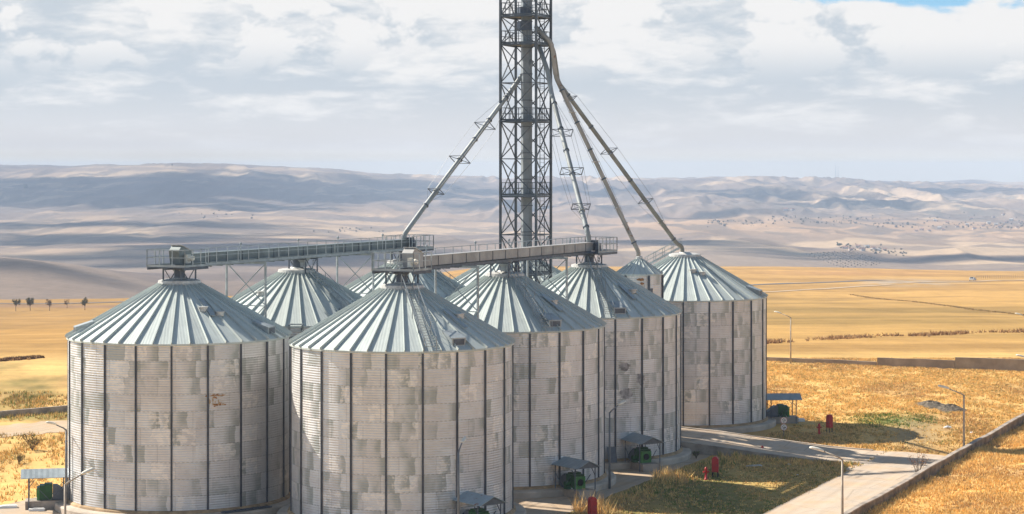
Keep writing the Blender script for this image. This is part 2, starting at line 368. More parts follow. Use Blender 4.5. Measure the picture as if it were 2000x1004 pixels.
def height(x, y):
    x = np.asarray(x, float); y = np.asarray(y, float); d = np.maximum(y, 30.0); u = np.clip(x / d, -.6, .6); L = np.log(d)
    zs = [np.interp(L, *t) for t in TAB]
    z = zs[0].copy() if hasattr(zs[0], 'copy') else zs[0]
    for i in range(len(UK) - 1):
        t = sstep(u, UK[i], UK[i + 1]); z = np.where(u >= UK[i], zs[i] * (1 - t) + zs[i + 1] * t, z)
    # eroded slopes of the far side of the valley
    g = sstep(d, 1500, 2600) * (1 - sstep(d, 7200, 9000))
    wob = fbm(x / 420, y / 900, 3, 11) * 2.2
    ridge = 1 - np.abs(2 * fbm(x / 210 + wob, y / 1100, 4, 5) - 1) * 1.9
    right = sstep(u, -.09, .06)
    mid = sstep(d, 3600, 4500) * (1 - sstep(d, 6600, 7800))
    z = z + g * (ridge - .45) * (10 + 9 * right) * (.6 + .5 * mid) + g * (fbm(x / 900, y / 1400, 3, 21) - .5) * 16
    fine = 1 - np.abs(2 * fbm(x / 75 + wob, y / 330, 3, 9) - 1) * 1.8
    z = z + g * mid * (fine - .4) * (4 + 8 * right)
    h1 = sstep(d, 900, 1300) * (1 - sstep(d, 1500, 1800)) * (1 - sstep(u, -.13, -.08))
    z = z + h1 * (fbm(x / 130, y / 260, 4, 31) - .5) * 9
    # pale range on the skyline at the right
    m = np.exp(-((d - 9100) / 700) ** 2)
    yy = np.interp(u * F + 1000, [-1400, 900, 1180, 1300, 1390, 1450, 1560, 1700, 1800, 1900, 1960, 2100, 3400], [385, 385, 366, 354, 345, 346, 352, 353, 357, 351, 356, 352, 360])
    zm = CZ - (yy - Y0) * 9100 / F + (fbm(x / 600, y / 4000, 3, 3) - .5) * 15
    z = np.maximum(z, -140 + (zm + 140) * m * (m > .05) + np.where(m > .05, 0, -200))
    # farmland is only gently uneven
    n = sstep(d, 270, 420) * (1 - sstep(d, 900, 1200))
    z = z + n * (fbm(x / 60, y / 120, 3, 41) - .5) * 1.6
    return z
def ground_px(px, py, dmin=90.0, dmax=9000.0):              # first hit of a pixel's ray with the terrain
    ds = np.exp(np.linspace(math.log(dmin), math.log(dmax), 4000)); xs = (px - 1000) / F * ds
    zr = CZ - (py - Y0) / F * ds; h = height(xs, ds); k = np.argmax(zr <= h)
    return Vector((xs[k], ds[k], h[k]))

# ------------------------------------------------------------------ ground sheet
nr, nc = 620, 760
ds = np.concatenate((np.exp(np.linspace(math.log(40), math.log(1150), 330)), np.exp(np.linspace(math.log(1150), math.log(8300), 340))[1:], np.exp(np.linspace(math.log(8300), math.log(10000), 32))[1:]))
nr = len(ds)
us = np.concatenate((np.linspace(-.62, -.29, 30)[:-1], np.linspace(-.29, .29, nc), np.linspace(.29, .62, 30)[1:])); nc = len(us)
D, U = np.meshgrid(ds, us, indexing='ij'); X = U * D; Yg = D; Z = height(X, Yg)
def mixc(c, c2, f): return c * (1 - f[..., None]) + np.array(c2) * f[..., None]
GOLD = np.array((.61, .385, .135))
PXg = U * F + 1000; PYg = Y0 + F * (CZ - Z) / D
v_, w__ = to_vw(X, Yg)
c = np.broadcast_to(GOLD, X.shape + (3,)).copy()
n1 = fbm(X / 7, Yg / 14, 4, 51); n2 = fbm(X / 28, Yg / 50, 4, 52); n3 = fbm(X / 2.2, Yg / 4, 3, 53)
near = 1 - sstep(D, 235, 275)
c = mixc(c, (.46, .27, .10), near * sstep(n1, .5, .68) * .8)
c = mixc(c, (.13, .115, .03), near * sstep(n2 + n3 * .3, .62, .78) * .75)
# green grass between apron, ramp and road
isl = sstep(w__, 9, 11) * (1 - sstep(w__, 22, 23.5)) * sstep(v_, -30, -25) * (1 - sstep(v_, 38, 40))
c = mixc(c, (.17, .165, .05), isl * (.35 + .5 * sstep(n1, .36, .58)))
c = mixc(c, (.34, .22, .095), isl * sstep(n2, .52, .66) * .7)
# left of the first silo
lf = (1 - sstep(X, -28, -26)) * near
c = mixc(c, (.20, .16, .05), lf * sstep(n2, .42, .6) * .8)
c = mixc(c, (.20, .18, .05), lf * sstep(D, 195, 198) * (1 - sstep(D, 202, 206)) * .8)
c = mixc(c, (.11, .19, .03), np.exp(-(((PXg - 1745) / 62) ** 2 + ((PYg - 822) / 9) ** 2)) * near * .85)
c = mixc(c, (.20, .155, .10), np.exp(-(((PXg - 1790) / 60) ** 2 + ((PYg - 845) / 32) ** 4)) * near * .7)
# stubble fields: long bands
fe_ = 720 + 440 * sstep(U, -.1, -.03)
fl = sstep(D, 262, 285) * (1 - sstep(D, fe_, fe_ * 1.07))
st = fbm(X / 160, Yg / 26, 4, 61); st2 = fbm(X / 40 + Yg / 90, Yg / 9, 3, 62)
fieldc = np.where((U < -.02)[..., None], np.array((.37, .205, .055)), np.array((.47, .275, .085)))
fieldc = mixc(fieldc, (.29, .165, .05), sstep(st, .42, .62) * .7)
fieldc = mixc(fieldc, (.48, .28, .09), sstep(st2, .52, .72) * .5)
fieldc = mixc(fieldc, (.53, .32, .085), np.exp(-((PYg - 745) / 45) ** 2) * (U < -.02) * .55)
ol = np.exp(-(((PXg - 1700) / 420) ** 4 + ((PYg - 618 - (PXg - 1700) * .04) / 34) ** 4)) * (U > .05)
fieldc = mixc(fieldc, (.27, .17, .05), ol * (.45 + .5 * sstep(st, .35, .6)))
fieldc = mixc(fieldc, (.27, .16, .055), np.exp(-((PYg - 600) / 22) ** 2) * (U < -.05) * .55)
fieldc = mixc(fieldc, (.20, .12, .08), np.exp(-((PYg - 596 - fbm(X / 30, Yg * 0, 2, 4) * 4) / 3.2) ** 2) * (U < -.05) * .7)
fieldc = mixc(fieldc, (.34, .31, .27), np.exp(-(((PXg - 1770) / 85) ** 2 + ((PYg - 552) / 6) ** 2)) * (U > .1) * .8 * sstep(fbm(X / 5, Yg / 30, 3, 8), .3, .6))
fieldc = mixc(fieldc, (.42, .22, .085), np.exp(-(((PXg - 1680) / 190) ** 2 + ((PYg - 533) / 6) ** 2)) * (U > .1) * .6)
c = c * (1 - fl[..., None]) + fieldc * fl[..., None]
# far slopes: fallow, stubble and ploughed land
fr = sstep(D, fe_, fe_ * 1.07)
wx = fbm(X / 350, Yg / 1100, 3, 70) * 2.5
fa = fbm(X / 330 + Yg / 2600 + wx, Yg / 900, 3, 71); fb = fbm(X / 190 + wx, Yg / 1100, 4, 72); fc = fbm(X / 1300, Yg / 420, 4, 73)
farc = np.broadcast_to(np.array((.35, .25, .168)), c.shape).copy()
farc = mixc(farc, (.175, .125, .095), sstep(fa, .495, .515) * .6)
farc = mixc(farc, (.51, .37, .235), sstep(fb, .53, .57) * .75)
farc = mixc(farc, (.16, .125, .105), sstep(fc, .57, .59) * .7)
band = np.exp(-((PYg - 438 + (PXg - 1400) * -.012) / 17) ** 2) * sstep(PXg, 1050, 1250)
farc = mixc(farc, (.44, .275, .15), band * .8)
farc = mixc(farc, (.38, .25, .15), np.exp(-((PYg - 425) / 26) ** 2) * sstep(PXg, 480, 700) * (1 - sstep(PXg, 1100, 1300)) * .55)
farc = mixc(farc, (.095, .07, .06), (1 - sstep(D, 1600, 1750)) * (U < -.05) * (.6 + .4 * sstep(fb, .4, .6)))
farc = mixc(farc, (.12, .12, .10), sstep(fbm(X / 38, Yg / 130, 4, 75), .62, .70) * sstep(D, 3600, 4300) * (1 - sstep(D, 7000, 8000)) * sstep(U, 0.05, .2) * .7)
fd = fbm(X / 60 + fbm(X / 300, Yg / 900, 3, 79) * 6, Yg / 240, 5, 76)
farc = mixc(farc, (.13, .105, .085), sstep(fd, .52, .60) * .7 * sstep(D, 2400, 3400))
farc = mixc(farc, (.15, .115, .10), sstep(fbm(X / 700 + Yg / 1500, Yg / 130, 3, 78), .60, .66) * .6)
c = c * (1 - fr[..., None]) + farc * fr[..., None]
V = np.stack((X, Yg, Z), -1).reshape(-1, 3)
ii = np.arange(nr * nc).reshape(nr, nc)
Fa = np.stack((ii[:-1, :-1], ii[:-1, 1:], ii[1:, 1:], ii[1:, :-1]), -1).reshape(-1, 4)
ground = raw_mesh('ground', V, Fa, LAND, c.reshape(-1, 3), smooth=True); ground['kind'] = 'structure'

# hillside on our side of the boundary wall
WW = 30.7
hv = np.linspace(-60, 75, 170); hw = np.concatenate((np.linspace(.14, 6, 26), np.linspace(6, 45, 60)[1:]))
HVg, HWg = np.meshgrid(hv, hw, indexing='ij')
HX = B0[0] + RV[0] * HVg + PV[0] * (WW + HWg); HY = B0[1] + RV[1] * HVg + PV[1] * (WW + HWg)
def hill_z(x, y):
    v, w2 = to_vw(np.asarray(x, float), np.asarray(y, float)); s = np.maximum(w2 - WW, 0)
    return .62 + .02 * s + .012 * s * np.minimum(s, 12) * .6 + (fbm(x / 4, y / 5, 3, 81) - .5) * .5 * np.clip(s / 2, 0, 1)
HZ = hill_z(HX, HY)
hc = np.broadcast_to(np.array((.62, .36, .115)), HX.shape + (3,)).copy()
hc = mixc(hc, (.47, .28, .115), sstep(fbm(HX / 3.5, HY / 8, 4, 82), .48, .66) * .8)
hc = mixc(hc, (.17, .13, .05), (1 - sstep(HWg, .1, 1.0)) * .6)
ii = np.arange(HX.size).reshape(HX.shape)
Fa = np.stack((ii[:-1, :-1], ii[1:, :-1], ii[1:, 1:], ii[:-1, 1:]), -1).reshape(-1, 4)
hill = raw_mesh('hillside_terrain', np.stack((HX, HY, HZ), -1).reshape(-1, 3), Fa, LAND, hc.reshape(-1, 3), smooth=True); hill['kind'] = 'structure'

# paved ground (sheets a few mm apart)
def sheet_vw(name, poly, z, mat, jag=0.0, seed=1):
    rr = random.Random(seed); pts = []
    for i, (a, b) in enumerate(poly):
        a2, b2 = poly[(i + 1) % len(poly)]; n = max(2, int(math.hypot(a2 - a, b2 - b) / 1.2))
        for k in range(n):
            t = k / n; pts.append(vw(a + (a2 - a) * t + rr.uniform(-jag, jag), b + (b2 - b) * t + rr.uniform(-jag, jag)))
    m = MB(); m.add([(x, y, z) for x, y in pts], [tuple(range(len(pts)))])
    o = m.build(name, mat); o['kind'] = 'structure'; return o
sheet_vw('concrete_apron', [(-22, -28), (-22, 10.2), (39.0, 9.2), (39.0, -4), (70, -4), (70, -30)], G0 + .012, APRONM, .12)
sheet_vw('road', [(-70, 22.4), (-70, 30.55), (41, 30.55), (44, 29.4), (46.2, 26.8), (47.0, 23.5), (46.9, 20.7), (38.5, 20.7), (37.6, 21.2), (35.5, 21.7), (32, 22.2)], G0 + .020, ROADM, .12, 3)
m = MB()                                                     # ramp up to the intake between the silos
RW = [(20.8, G0 + .03), (17, -.42), (12, -.05), (7, .35), (2, .6), (-6, .62)]
for i in range(len(RW) - 1):
    (w0, z0), (w1, z1) = RW[i], RW[i + 1]
    v0a = 38.6; v1a = 46.6
    P = [(*vw(v0a, w0), z0), (*vw(v1a, w0), z0), (*vw(v1a, w1), z1), (*vw(v0a, w1), z1)]
    m.add(P, [(0, 1, 2, 3)])
o = m.build('ramp_road', ROADM); o['kind'] = 'structure'
m = MB()
for vv in (38.45, 46.75):
    for i in range(len(RW) - 1):
        (w0, z0), (w1, z1) = RW[i], RW[i + 1]
        q = [(*vw(vv - .13, w0), G0 - .3), (*vw(vv + .13, w0), G0 - .3), (*vw(vv + .13, w1), G0 - .3), (*vw(vv - .13, w1), G0 - .3)]
        hh = .07
        m.add(q + [(x, y, z0 + hh if j in (0, 1) else z1 + hh) for j, (x, y, _) in enumerate(q)], [(4, 5, 6, 7), (0, 1, 5, 4), (1, 2, 6, 5), (2, 3, 7, 6), (3, 0, 4, 7)])
    if vv < 40: tag(m.build('retaining_wall', CONCD), 'stained concrete wall holding up the near side of the ramp road', 'wall'); m = MB()
tag(m.build('retaining_wall', CONC), 'low concrete kerb wall along the far edge of the ramp road', 'wall')
def strip(name, pts, width, mat, lift=.03, kind='structure', seg=10):
    """a band draped over the terrain through ground points"""
    P = []
    for a, b in zip(pts[:-1], pts[1:]):
        for k in range(seg): P.append(a.lerp(b, k / seg))
    P.append(pts[-1]); V, Fc = [], []
    for i, p in enumerate(P):
        d = P[min(i + 1, len(P) - 1)] - P[max(i - 1, 0)]; d.z = 0; d.normalize(); n = Vector((-d.y, d.x, 0))
        for s in (-.5, 0, .5):
            q = p + n * width * s * (1 + .12 * math.sin(i * 1.7 + s)); V.append((q.x, q.y, float(height(q.x, q.y)) + lift))
    for i in range(len(P) - 1):
        for k in (0, 1): Fc.append((i * 3 + k, i * 3 + k + 1, i * 3 + k + 4, i * 3 + k + 3))
    m = MB(); m.add(V, Fc); o = m.build(name, mat)
    if kind: o['kind'] = kind
    return o
strip('dirt_path', [at(-260, 862), at(0, 843), at(137, 831), at(420, 810)], 8.2, TRACKM, .03)
strip('country_road', [ground_px(1440, 558), ground_px(1580, 553), ground_px(1720, 548)], 6, ASPH, .12)
strip('country_road', [ground_px(1470, 572), ground_px(1620, 564), ground_px(1740, 556)], 4, TRACKM, .12)
strip('country_road', [ground_px(1760, 553), ground_px(1840, 551), ground_px(1905, 550), ground_px(2100, 544)], 6, TRACKM, .15)
strip('field_road', [ground_px(-60, 593), ground_px(60, 594), ground_px(180, 592), ground_px(330, 588)], 5, ASPH, .12)

# ------------------------------------------------------------------ silos
H = 11.56; ZC = 15.35
WALLMATS = [wall_material('corrugated_wall_sheets_%s' % n, s, r) for n, s, r in (('plain', 3.0, .38), ('mottled', 19.0, .40), ('patchy', 41.0, .52))]
def frame_angle(x, y, t):                                    # t: degrees right of the side facing the camera
    return math.atan2(-y, -x) + R(t)
def wall_mesh(r, n, h):
    me = bpy.data.meshes.new('wall'); V, Fc, UVs = [], [], []
    for k in range(n):
        a = 2 * math.pi * k / n
        V += [(r * math.cos(a), r * math.sin(a), 0), (r * math.cos(a), r * math.sin(a), h)]
    for k in range(n):
        k2 = (k + 1) % n; Fc.append((2 * k, 2 * k2, 2 * k2 + 1, 2 * k + 1))
        u0, u1 = 2 * math.pi * r * k / n, 2 * math.pi * r * (k + 1) / n; UVs += [(u0, 0), (u1, 0), (u1, h), (u0, h)]
    me.from_pydata(V, [], Fc); uv = me.uv_layers.new(name='UVMap')
    for i, q in enumerate(UVs): uv.data[i].uv = q
    me.polygons.foreach_set('use_smooth', [True] * len(Fc)); me.update(); return me
def roof_mesh(re, n, z0, rc, zc, ribh=.165, ribw=.06):
    me = bpy.data.meshes.new('roof'); V, Fc, UVs = [], [], []
    sl = Vector((re - rc, zc - z0)); sl.normalize(); nr_, nz_ = sl.y, sl.x   # outward normal in (r, z)
    def add(pts, uvs):
        o = len(V); V.extend(pts); Fc.append(tuple(range(o, o + len(pts)))); UVs.extend(uvs)
    for k in range(n):
        a0, a1 = 2 * math.pi * k / n, 2 * math.pi * (k + 1) / n
        P = lambda a, r, z: (r * math.cos(a), r * math.sin(a), z)
        L = math.hypot(re - rc, zc - z0)
        add([P(a0, re, z0), P(a1, re, z0), P(a1, rc, zc), P(a0, rc, zc)], [(k, 0), (k + 1, 0), (k + 1, L), (k, L)])
        add([P(a0, re, z0 - .13), P(a1, re, z0 - .13), P(a1, re, z0), P(a0, re, z0)], [(k, -.1), (k + 1, -.1), (k + 1, 0), (k, 0)])
        add([P(a1, re - .5, z0 - .13), P(a1, re, z0 - .13), P(a0, re, z0 - .13), P(a0, re - .5, z0 - .13)], [(k, 0)] * 4)
        # standing rib on the joint, open box section
        t = Vector((-math.sin(a0), math.cos(a0), 0)); er = Vector((math.cos(a0), math.sin(a0), 0)); ez = Vector((0, 0, 1)); nn = er * nr_ + ez * nz_
        A = er * (re + .04) + ez * (z0 - .02); Bq = er * rc + ez * zc; wv = t * ribw / 2; hv_ = nn * ribh; wc = wv * .5; hc_ = nn * ribh * .6
        q = [A - wv, A + wv, A + wv * .6 + hv_, A - wv * .6 + hv_, Bq - wc, Bq + wc, Bq + wc * .6 + hc_, Bq - wc * .6 + hc_]
        for f in ((1, 5, 6, 2), (2, 6, 7, 3), (3, 7, 4, 0), (0, 1, 2, 3)): add([tuple(q[i]) for i in f], [(k + .25, 0)] * 4)
    me.from_pydata(V, [], Fc); uv = me.uv_layers.new(name='UVMap')
    for i, q in enumerate(UVs): uv.data[i].uv = q
    me.update(); return me
def ob(name, me, mat, parent, loc=(0, 0, 0), rz=0):
    if mat and not me.materials: me.materials.append(mat)
    o = bpy.data.objects.new(name, me); COL.objects.link(o); o.parent = parent; o.location = loc; o.rotation_euler = (0, 0, rz); return o
MESH = {}
def silo(x, y, rw, label, wm, vents=(), ladder=None, knobs=(), pans=20, hop=False, z=0.0, drums=(), turn=2.5):
    t = thing('grain_silo', label, 'silo', (x, y, z), 0, 'corrugated steel grain silos')
    re = rw + .11; key = (rw, wm); face = math.atan2(-y, -x)
    if key not in MESH: MESH[key] = wall_mesh(rw, 160, H)
    ob('wall', MESH[key].copy() if False else MESH[key], WALLMATS[wm], t, rz=face + R(8))
    rk = ('roof', rw)
    if rk not in MESH: MESH[rk] = roof_mesh(re, 2 * pans, H, 1.25, ZC + .05)
    ph = R(turn)
    ob('roof', MESH[rk], ROOF, t, rz=face + ph)
    if 'stiff' not in MESH:
        m = MB()
        for sx in (-1, 1): m.box((.035, sx * .045, H / 2 - .03), (.11, .04, H + .02))
        m.box((.015, 0, H / 2 - .03), (.05, .07, H + .02))
        m.box((.06, 0, .06), (.2, .3, .05)); o = m.build('stiffener', STIFF); MESH['stiff'] = o.data; bpy.data.objects.remove(o)
    for k in range(pans):
        a = ph + 2 * math.pi * k / pans
        aa = (math.degrees(a) + 180) % 360 - 180
        if abs(aa) > 112: continue
        an = face + a; ob('stiffener', MESH['stiff'], None, t, ((rw - .01) * math.cos(an), (rw - .01) * math.sin(an), 0), an)
    m = MB(); m.lathe([(rw - .25, -1.3), (rw + .95, -1.3), (rw + .95, -.16), (rw + .87, -.06), (rw + .3, -.03), (rw + .05, .0), (rw - .25, .0)], 96)
    m.build('base_ring', CONC, t, smooth=False)
    m = MB(); m.lathe([(rw + .02, -.02), (rw + .24, -.015), (rw + .20, .10), (rw + .02, .19)], 96); m.build('base_flashing', FLASH, t)
    m = MB(); m.lathe([(1.46, ZC - .16), (1.56, ZC - .10), (1.50, ZC + .16), (1.15, ZC + .24), (.55, ZC + .28), (.5, ZC + .36), (0, ZC + .36)], 36); m.build('roof_collar', COLLAR, t, smooth=False)
    m = MB(); m.lathe([(.42, ZC + .3), (.38, ZC + .9), (.55, ZC + 1.0), (.55, ZC + 1.12), (0, ZC + 1.12)], 20)
    if hop: m.build('inlet_neck', GALVD, t)
    sl = (ZC - H) / (re - 1.25)
    for tv, rr in vents:
        an = face + R(tv); er = Vector((math.cos(an), math.sin(an), 0)); tt = Vector((-er.y, er.x, 0)); zr = H + sl * (re - rr)
        m = MB(); p0 = er * (rr - .75) + Vector((0, 0, zr + .75 * sl - .02)); p1 = er * (rr + .55) + Vector((0, 0, zr - .55 * sl - .02)); hh = Vector((0, 0, .42))
        V_ = [p0 - tt * .5, p0 + tt * .5, p1 + tt * .5, p1 - tt * .5, p0 - tt * .5 + hh * .45, p0 + tt * .5 + hh * .45, p1 + tt * .56 + hh * 1.25, p1 - tt * .56 + hh * 1.25]
        m.add(V_, [(4, 5, 6, 7), (0, 4, 7, 3), (1, 2, 6, 5), (0, 1, 5, 4), (3, 7, 6, 2)])
        vo = m.build('roof_vent', GALV, t)
        m = MB(); e = er * .012
        m.add([V_[3] + tt * .08 + Vector((0, 0, .06)) + e, V_[2] - tt * .08 + Vector((0, 0, .06)) + e, V_[6] - tt * .12 - Vector((0, 0, .08)) + e, V_[7] + tt * .12 - Vector((0, 0, .08)) + e], [(0, 1, 2, 3)])
        m.build('vent_grille', GALVD, vo)
    if ladder is not None:
        an = face + R(ladder); er = Vector((math.cos(an), math.sin(an), 0)); tt = Vector((-er.y, er.x, 0)); m = MB()
        up = Vector((0, 0, .32)); a = er * 1.5 + Vector((0, 0, ZC)) + up; b = er * (re - .1) + Vector((0, 0, H)) + up
        for s in (-.28, .28): m.bar(a + tt * s, b + tt * s, .05)
        for s in (-.42, .42): m.bar(a + tt * s + up * 2, b + tt * s + up * 2, .04)
        n = 24
        for k in range(n + 1):
            q = a.lerp(b, k / n); m.bar(q - tt * .28, q + tt * .28, .06, .03)
            if k % 6 == 0:
                for s in (-.42, .42): m.bar(q + tt * s - up * .9, q + tt * s + up * 2, .04)
        m.build('roof_ladder', GALV, t)
    for tk, rr in knobs:
        an = face + R(tk); er = Vector((math.cos(an), math.sin(an), 0)); zr = H + sl * (re - rr); m = MB()
        m.tube([er * rr + Vector((0, 0, zr - .05)), er * rr + Vector((0, 0, zr + .22))], .3, 14); m.tube([er * rr + Vector((0, 0, zr + .22)), er * rr + Vector((0, 0, zr + .28))], .36, 14)
        m.build('roof_hatch', COLLAR, t)
    for tk, rr, ln in drums:                                  # loose galvanised cover strip lying on the slope
        an = face + R(tk); er = Vector((math.cos(an), math.sin(an), 0)); tt = Vector((-er.y, er.x, 0)); m = MB()
        a = er * rr + Vector((0, 0, H + sl * (re - rr) + .2)); b = er * (rr + ln) + Vector((0, 0, H + sl * (re - rr - ln) + .2)); m.bar(a, b, .34, .06); m.build('roof_cover_strip', CANOPY, t)
    return t
FLASH = pmat('stained_base_flashing', (.40, .27, .15), .9, 0, .3, 1.5)
RWF, RWA = 7.65, 7.86
SA, SF, SG, SH = (-23.95, 147.5), (-17.2, 163.9), (-9.45, 180.0), (.2, 200.0)
SB, SC, SD, SE = (-7.6, 141.5), (-.57, 158.0), (6.5, 172.6), (16.4, 194.4)
sA = silo(*SA, RWA, 'big silo at the left end, with the rust-brown scab on its wall', 0, [(-80, 6.9), (60, 6.9)], None, [(22, 4.4), (34, 5.0)], hop=True, drums=[(26, 3.4, 1.9)], turn=-3.9)
sF = silo(*SF, RWA, 'silo half hidden behind the rust-marked one, with a steep roof ladder on its cone', 1, [(36, 6.9)], 38, [(-42, 4.2)], hop=True)
sG = silo(*SG, RWA, 'silo of the rear row peeping out behind the front central silo', 1, [(40, 6.9)], 52, [], hop=True)
sH = silo(*SH, RWA, 'silo at the back behind the lattice tower, only a slice of roof in view', 1, [], None, [])
sB = silo(*SB, RWF, 'front central silo, nearest to the camera, with a shadow wedge at its left edge', 1, [(31, 6.75)], 14, [(58, 4.6)], hop=True, drums=[(47, 3.9, 2.0)], turn=10.2)
sC = silo(*SC, RWF, 'silo right behind the front central one, under the middle of the pale conveyor', 1, [(31, 6.75)], 24, [(52, 4.7)], hop=True, drums=[(47, 3.9, 1.9)], turn=-4)
sD = silo(*SD, RWF, 'silo under the far end of the pale conveyor, with round dark smudges on its wall', 2, [(20, 6.75)], 12, [(50, 4.7)], hop=True, drums=[(40, 3.9, 1.9)], turn=-2)
sE = silo(*SE, RWF, 'silo at the right end, standing alone against the yellow fields', 2, [(72, 6.9)], None, [(12, 3.6), (24, 4.0)], hop=False, turn=-1)
# the rust scab on the left silo and dark smudges on the fourth silo
def wall_patch(parent, x, y, rw, tc_, zc_, wt, hz_, mat, name, seed):
    rr = random.Random(seed); face = math.atan2(-y, -x); m = MB(); n = 22; ring = []
    for k in range(n):
        a = 2 * math.pi * k / n; s = rr.uniform(.62, 1.05)
        tt = face + R(tc_) + wt / 2 * math.cos(a) * s / rw; ring.append(((rw + .022) * math.cos(tt), (rw + .022) * math.sin(tt), zc_ + hz_ / 2 * math.sin(a) * s))
    tt = face + R(tc_); m.add([((rw + .024) * math.cos(tt), (rw + .024) * math.sin(tt), zc_)] + ring, [(0, k + 1, (k + 1) % n + 1) for k in range(n)])
    return m.build(name, mat, parent)
RUST = pmat('rust_scab', (.30, .14, .05), .95, 0, .4, 5)
RUSTL = pmat('pale_rust_wash', (.46, .33, .20), .9, 0, .25, 3)
SMUDGE = pmat('grey_smudge', (.33, .31, .30), .8, .1, .45, 2.2)
rs = random.Random(12)
for k in range(26):
    up_ = k % 2 == 0; wall_patch(sA, *SA, RWA, 18.6 + rs.gauss(0, 1.9), (7.93 if up_ else 7.32) + rs.gauss(0, .07), rs.uniform(.12, .55), rs.uniform(.05, .16), RUST if k % 3 else RUSTL, 'rust_stain', 100 + k)
for k in range(8): wall_patch(sA, *SA, RWA, 18.4 + rs.gauss(0, 2.6), 7.62 + rs.gauss(0, .15), rs.uniform(.05, .2), rs.uniform(.1, .35), RUSTL, 'rust_stain', 140 + k)
for tc_, z_, w_, h_ in ((22, 7.6, 1.2, .8), (33, 6.5, 1.0, 1.1), (23, 5.4, 1.2, 1.0), (24.5, 5.3, .8, .7)): wall_patch(sD, *SD, RWF, tc_, z_, w_, h_, SMUDGE, 'dark_smudge', int(z_ * 10))

# small elevated bin
def small_bin(x, y):
    t = thing('hopper_silo', 'small narrow silo with its own pointed roof, beside the right end silo', 'silo', (x, y, 0))
    face = math.atan2(-y, -x); r, h0, h1 = 2.02, 11.0, 14.25
    me = wall_mesh(r, 64, h1 - h0); ob('wall', me, WALLMATS[2], t, (0, 0, h0), face + R(40))
    ob('roof', roof_mesh(r + .1, 20, h1, .22, 15.6, .08, .07), ROOF, t, rz=face + R(3))
    m = MB(); m.lathe([(r, h0), (r + .05, h0 - .1), (.3, h0 - 2.4), (.3, h0 - 3)], 40); m.build('hopper', GALV, t)
    for k in range(6):
        a = face + R(25 + 60 * k); m = MB(); m.bar((r * 1.04 * math.cos(a), r * 1.04 * math.sin(a), G0), (r * 1.04 * math.cos(a), r * 1.04 * math.sin(a), h1 - .1), .16); m.build('leg', STIFF, t)
    a = face + R(30); m = MB(); er = Vector((math.cos(a), math.sin(a), 0)); tt = Vector((-er.y, er.x, 0))
    m.bar(er * (r + .03) + Vector((0, 0, h0 + .3)), er * (r + .03) + Vector((0, 0, h0 + 2.0)), .42, .05, tuple(er)); m.build('dark_slot_panel', GALVD, t)  # flat dark panel standing in for the dark gap between the legs
    m = MB(); m.lathe([(.34, 15.45), (.30, 15.75), (.2, 15.8), (0, 15.8)], 16); m.build('roof_collar', COLLAR, t)
    wall_patch(t, x, y, r, 4, 13.8, .8, .3, RUST, 'rust_stain', 3); wall_patch(t, x, y, r, 8, 13.45, .5, .22, RUST, 'rust_stain', 4)
small_bin(11.35, 183.0)

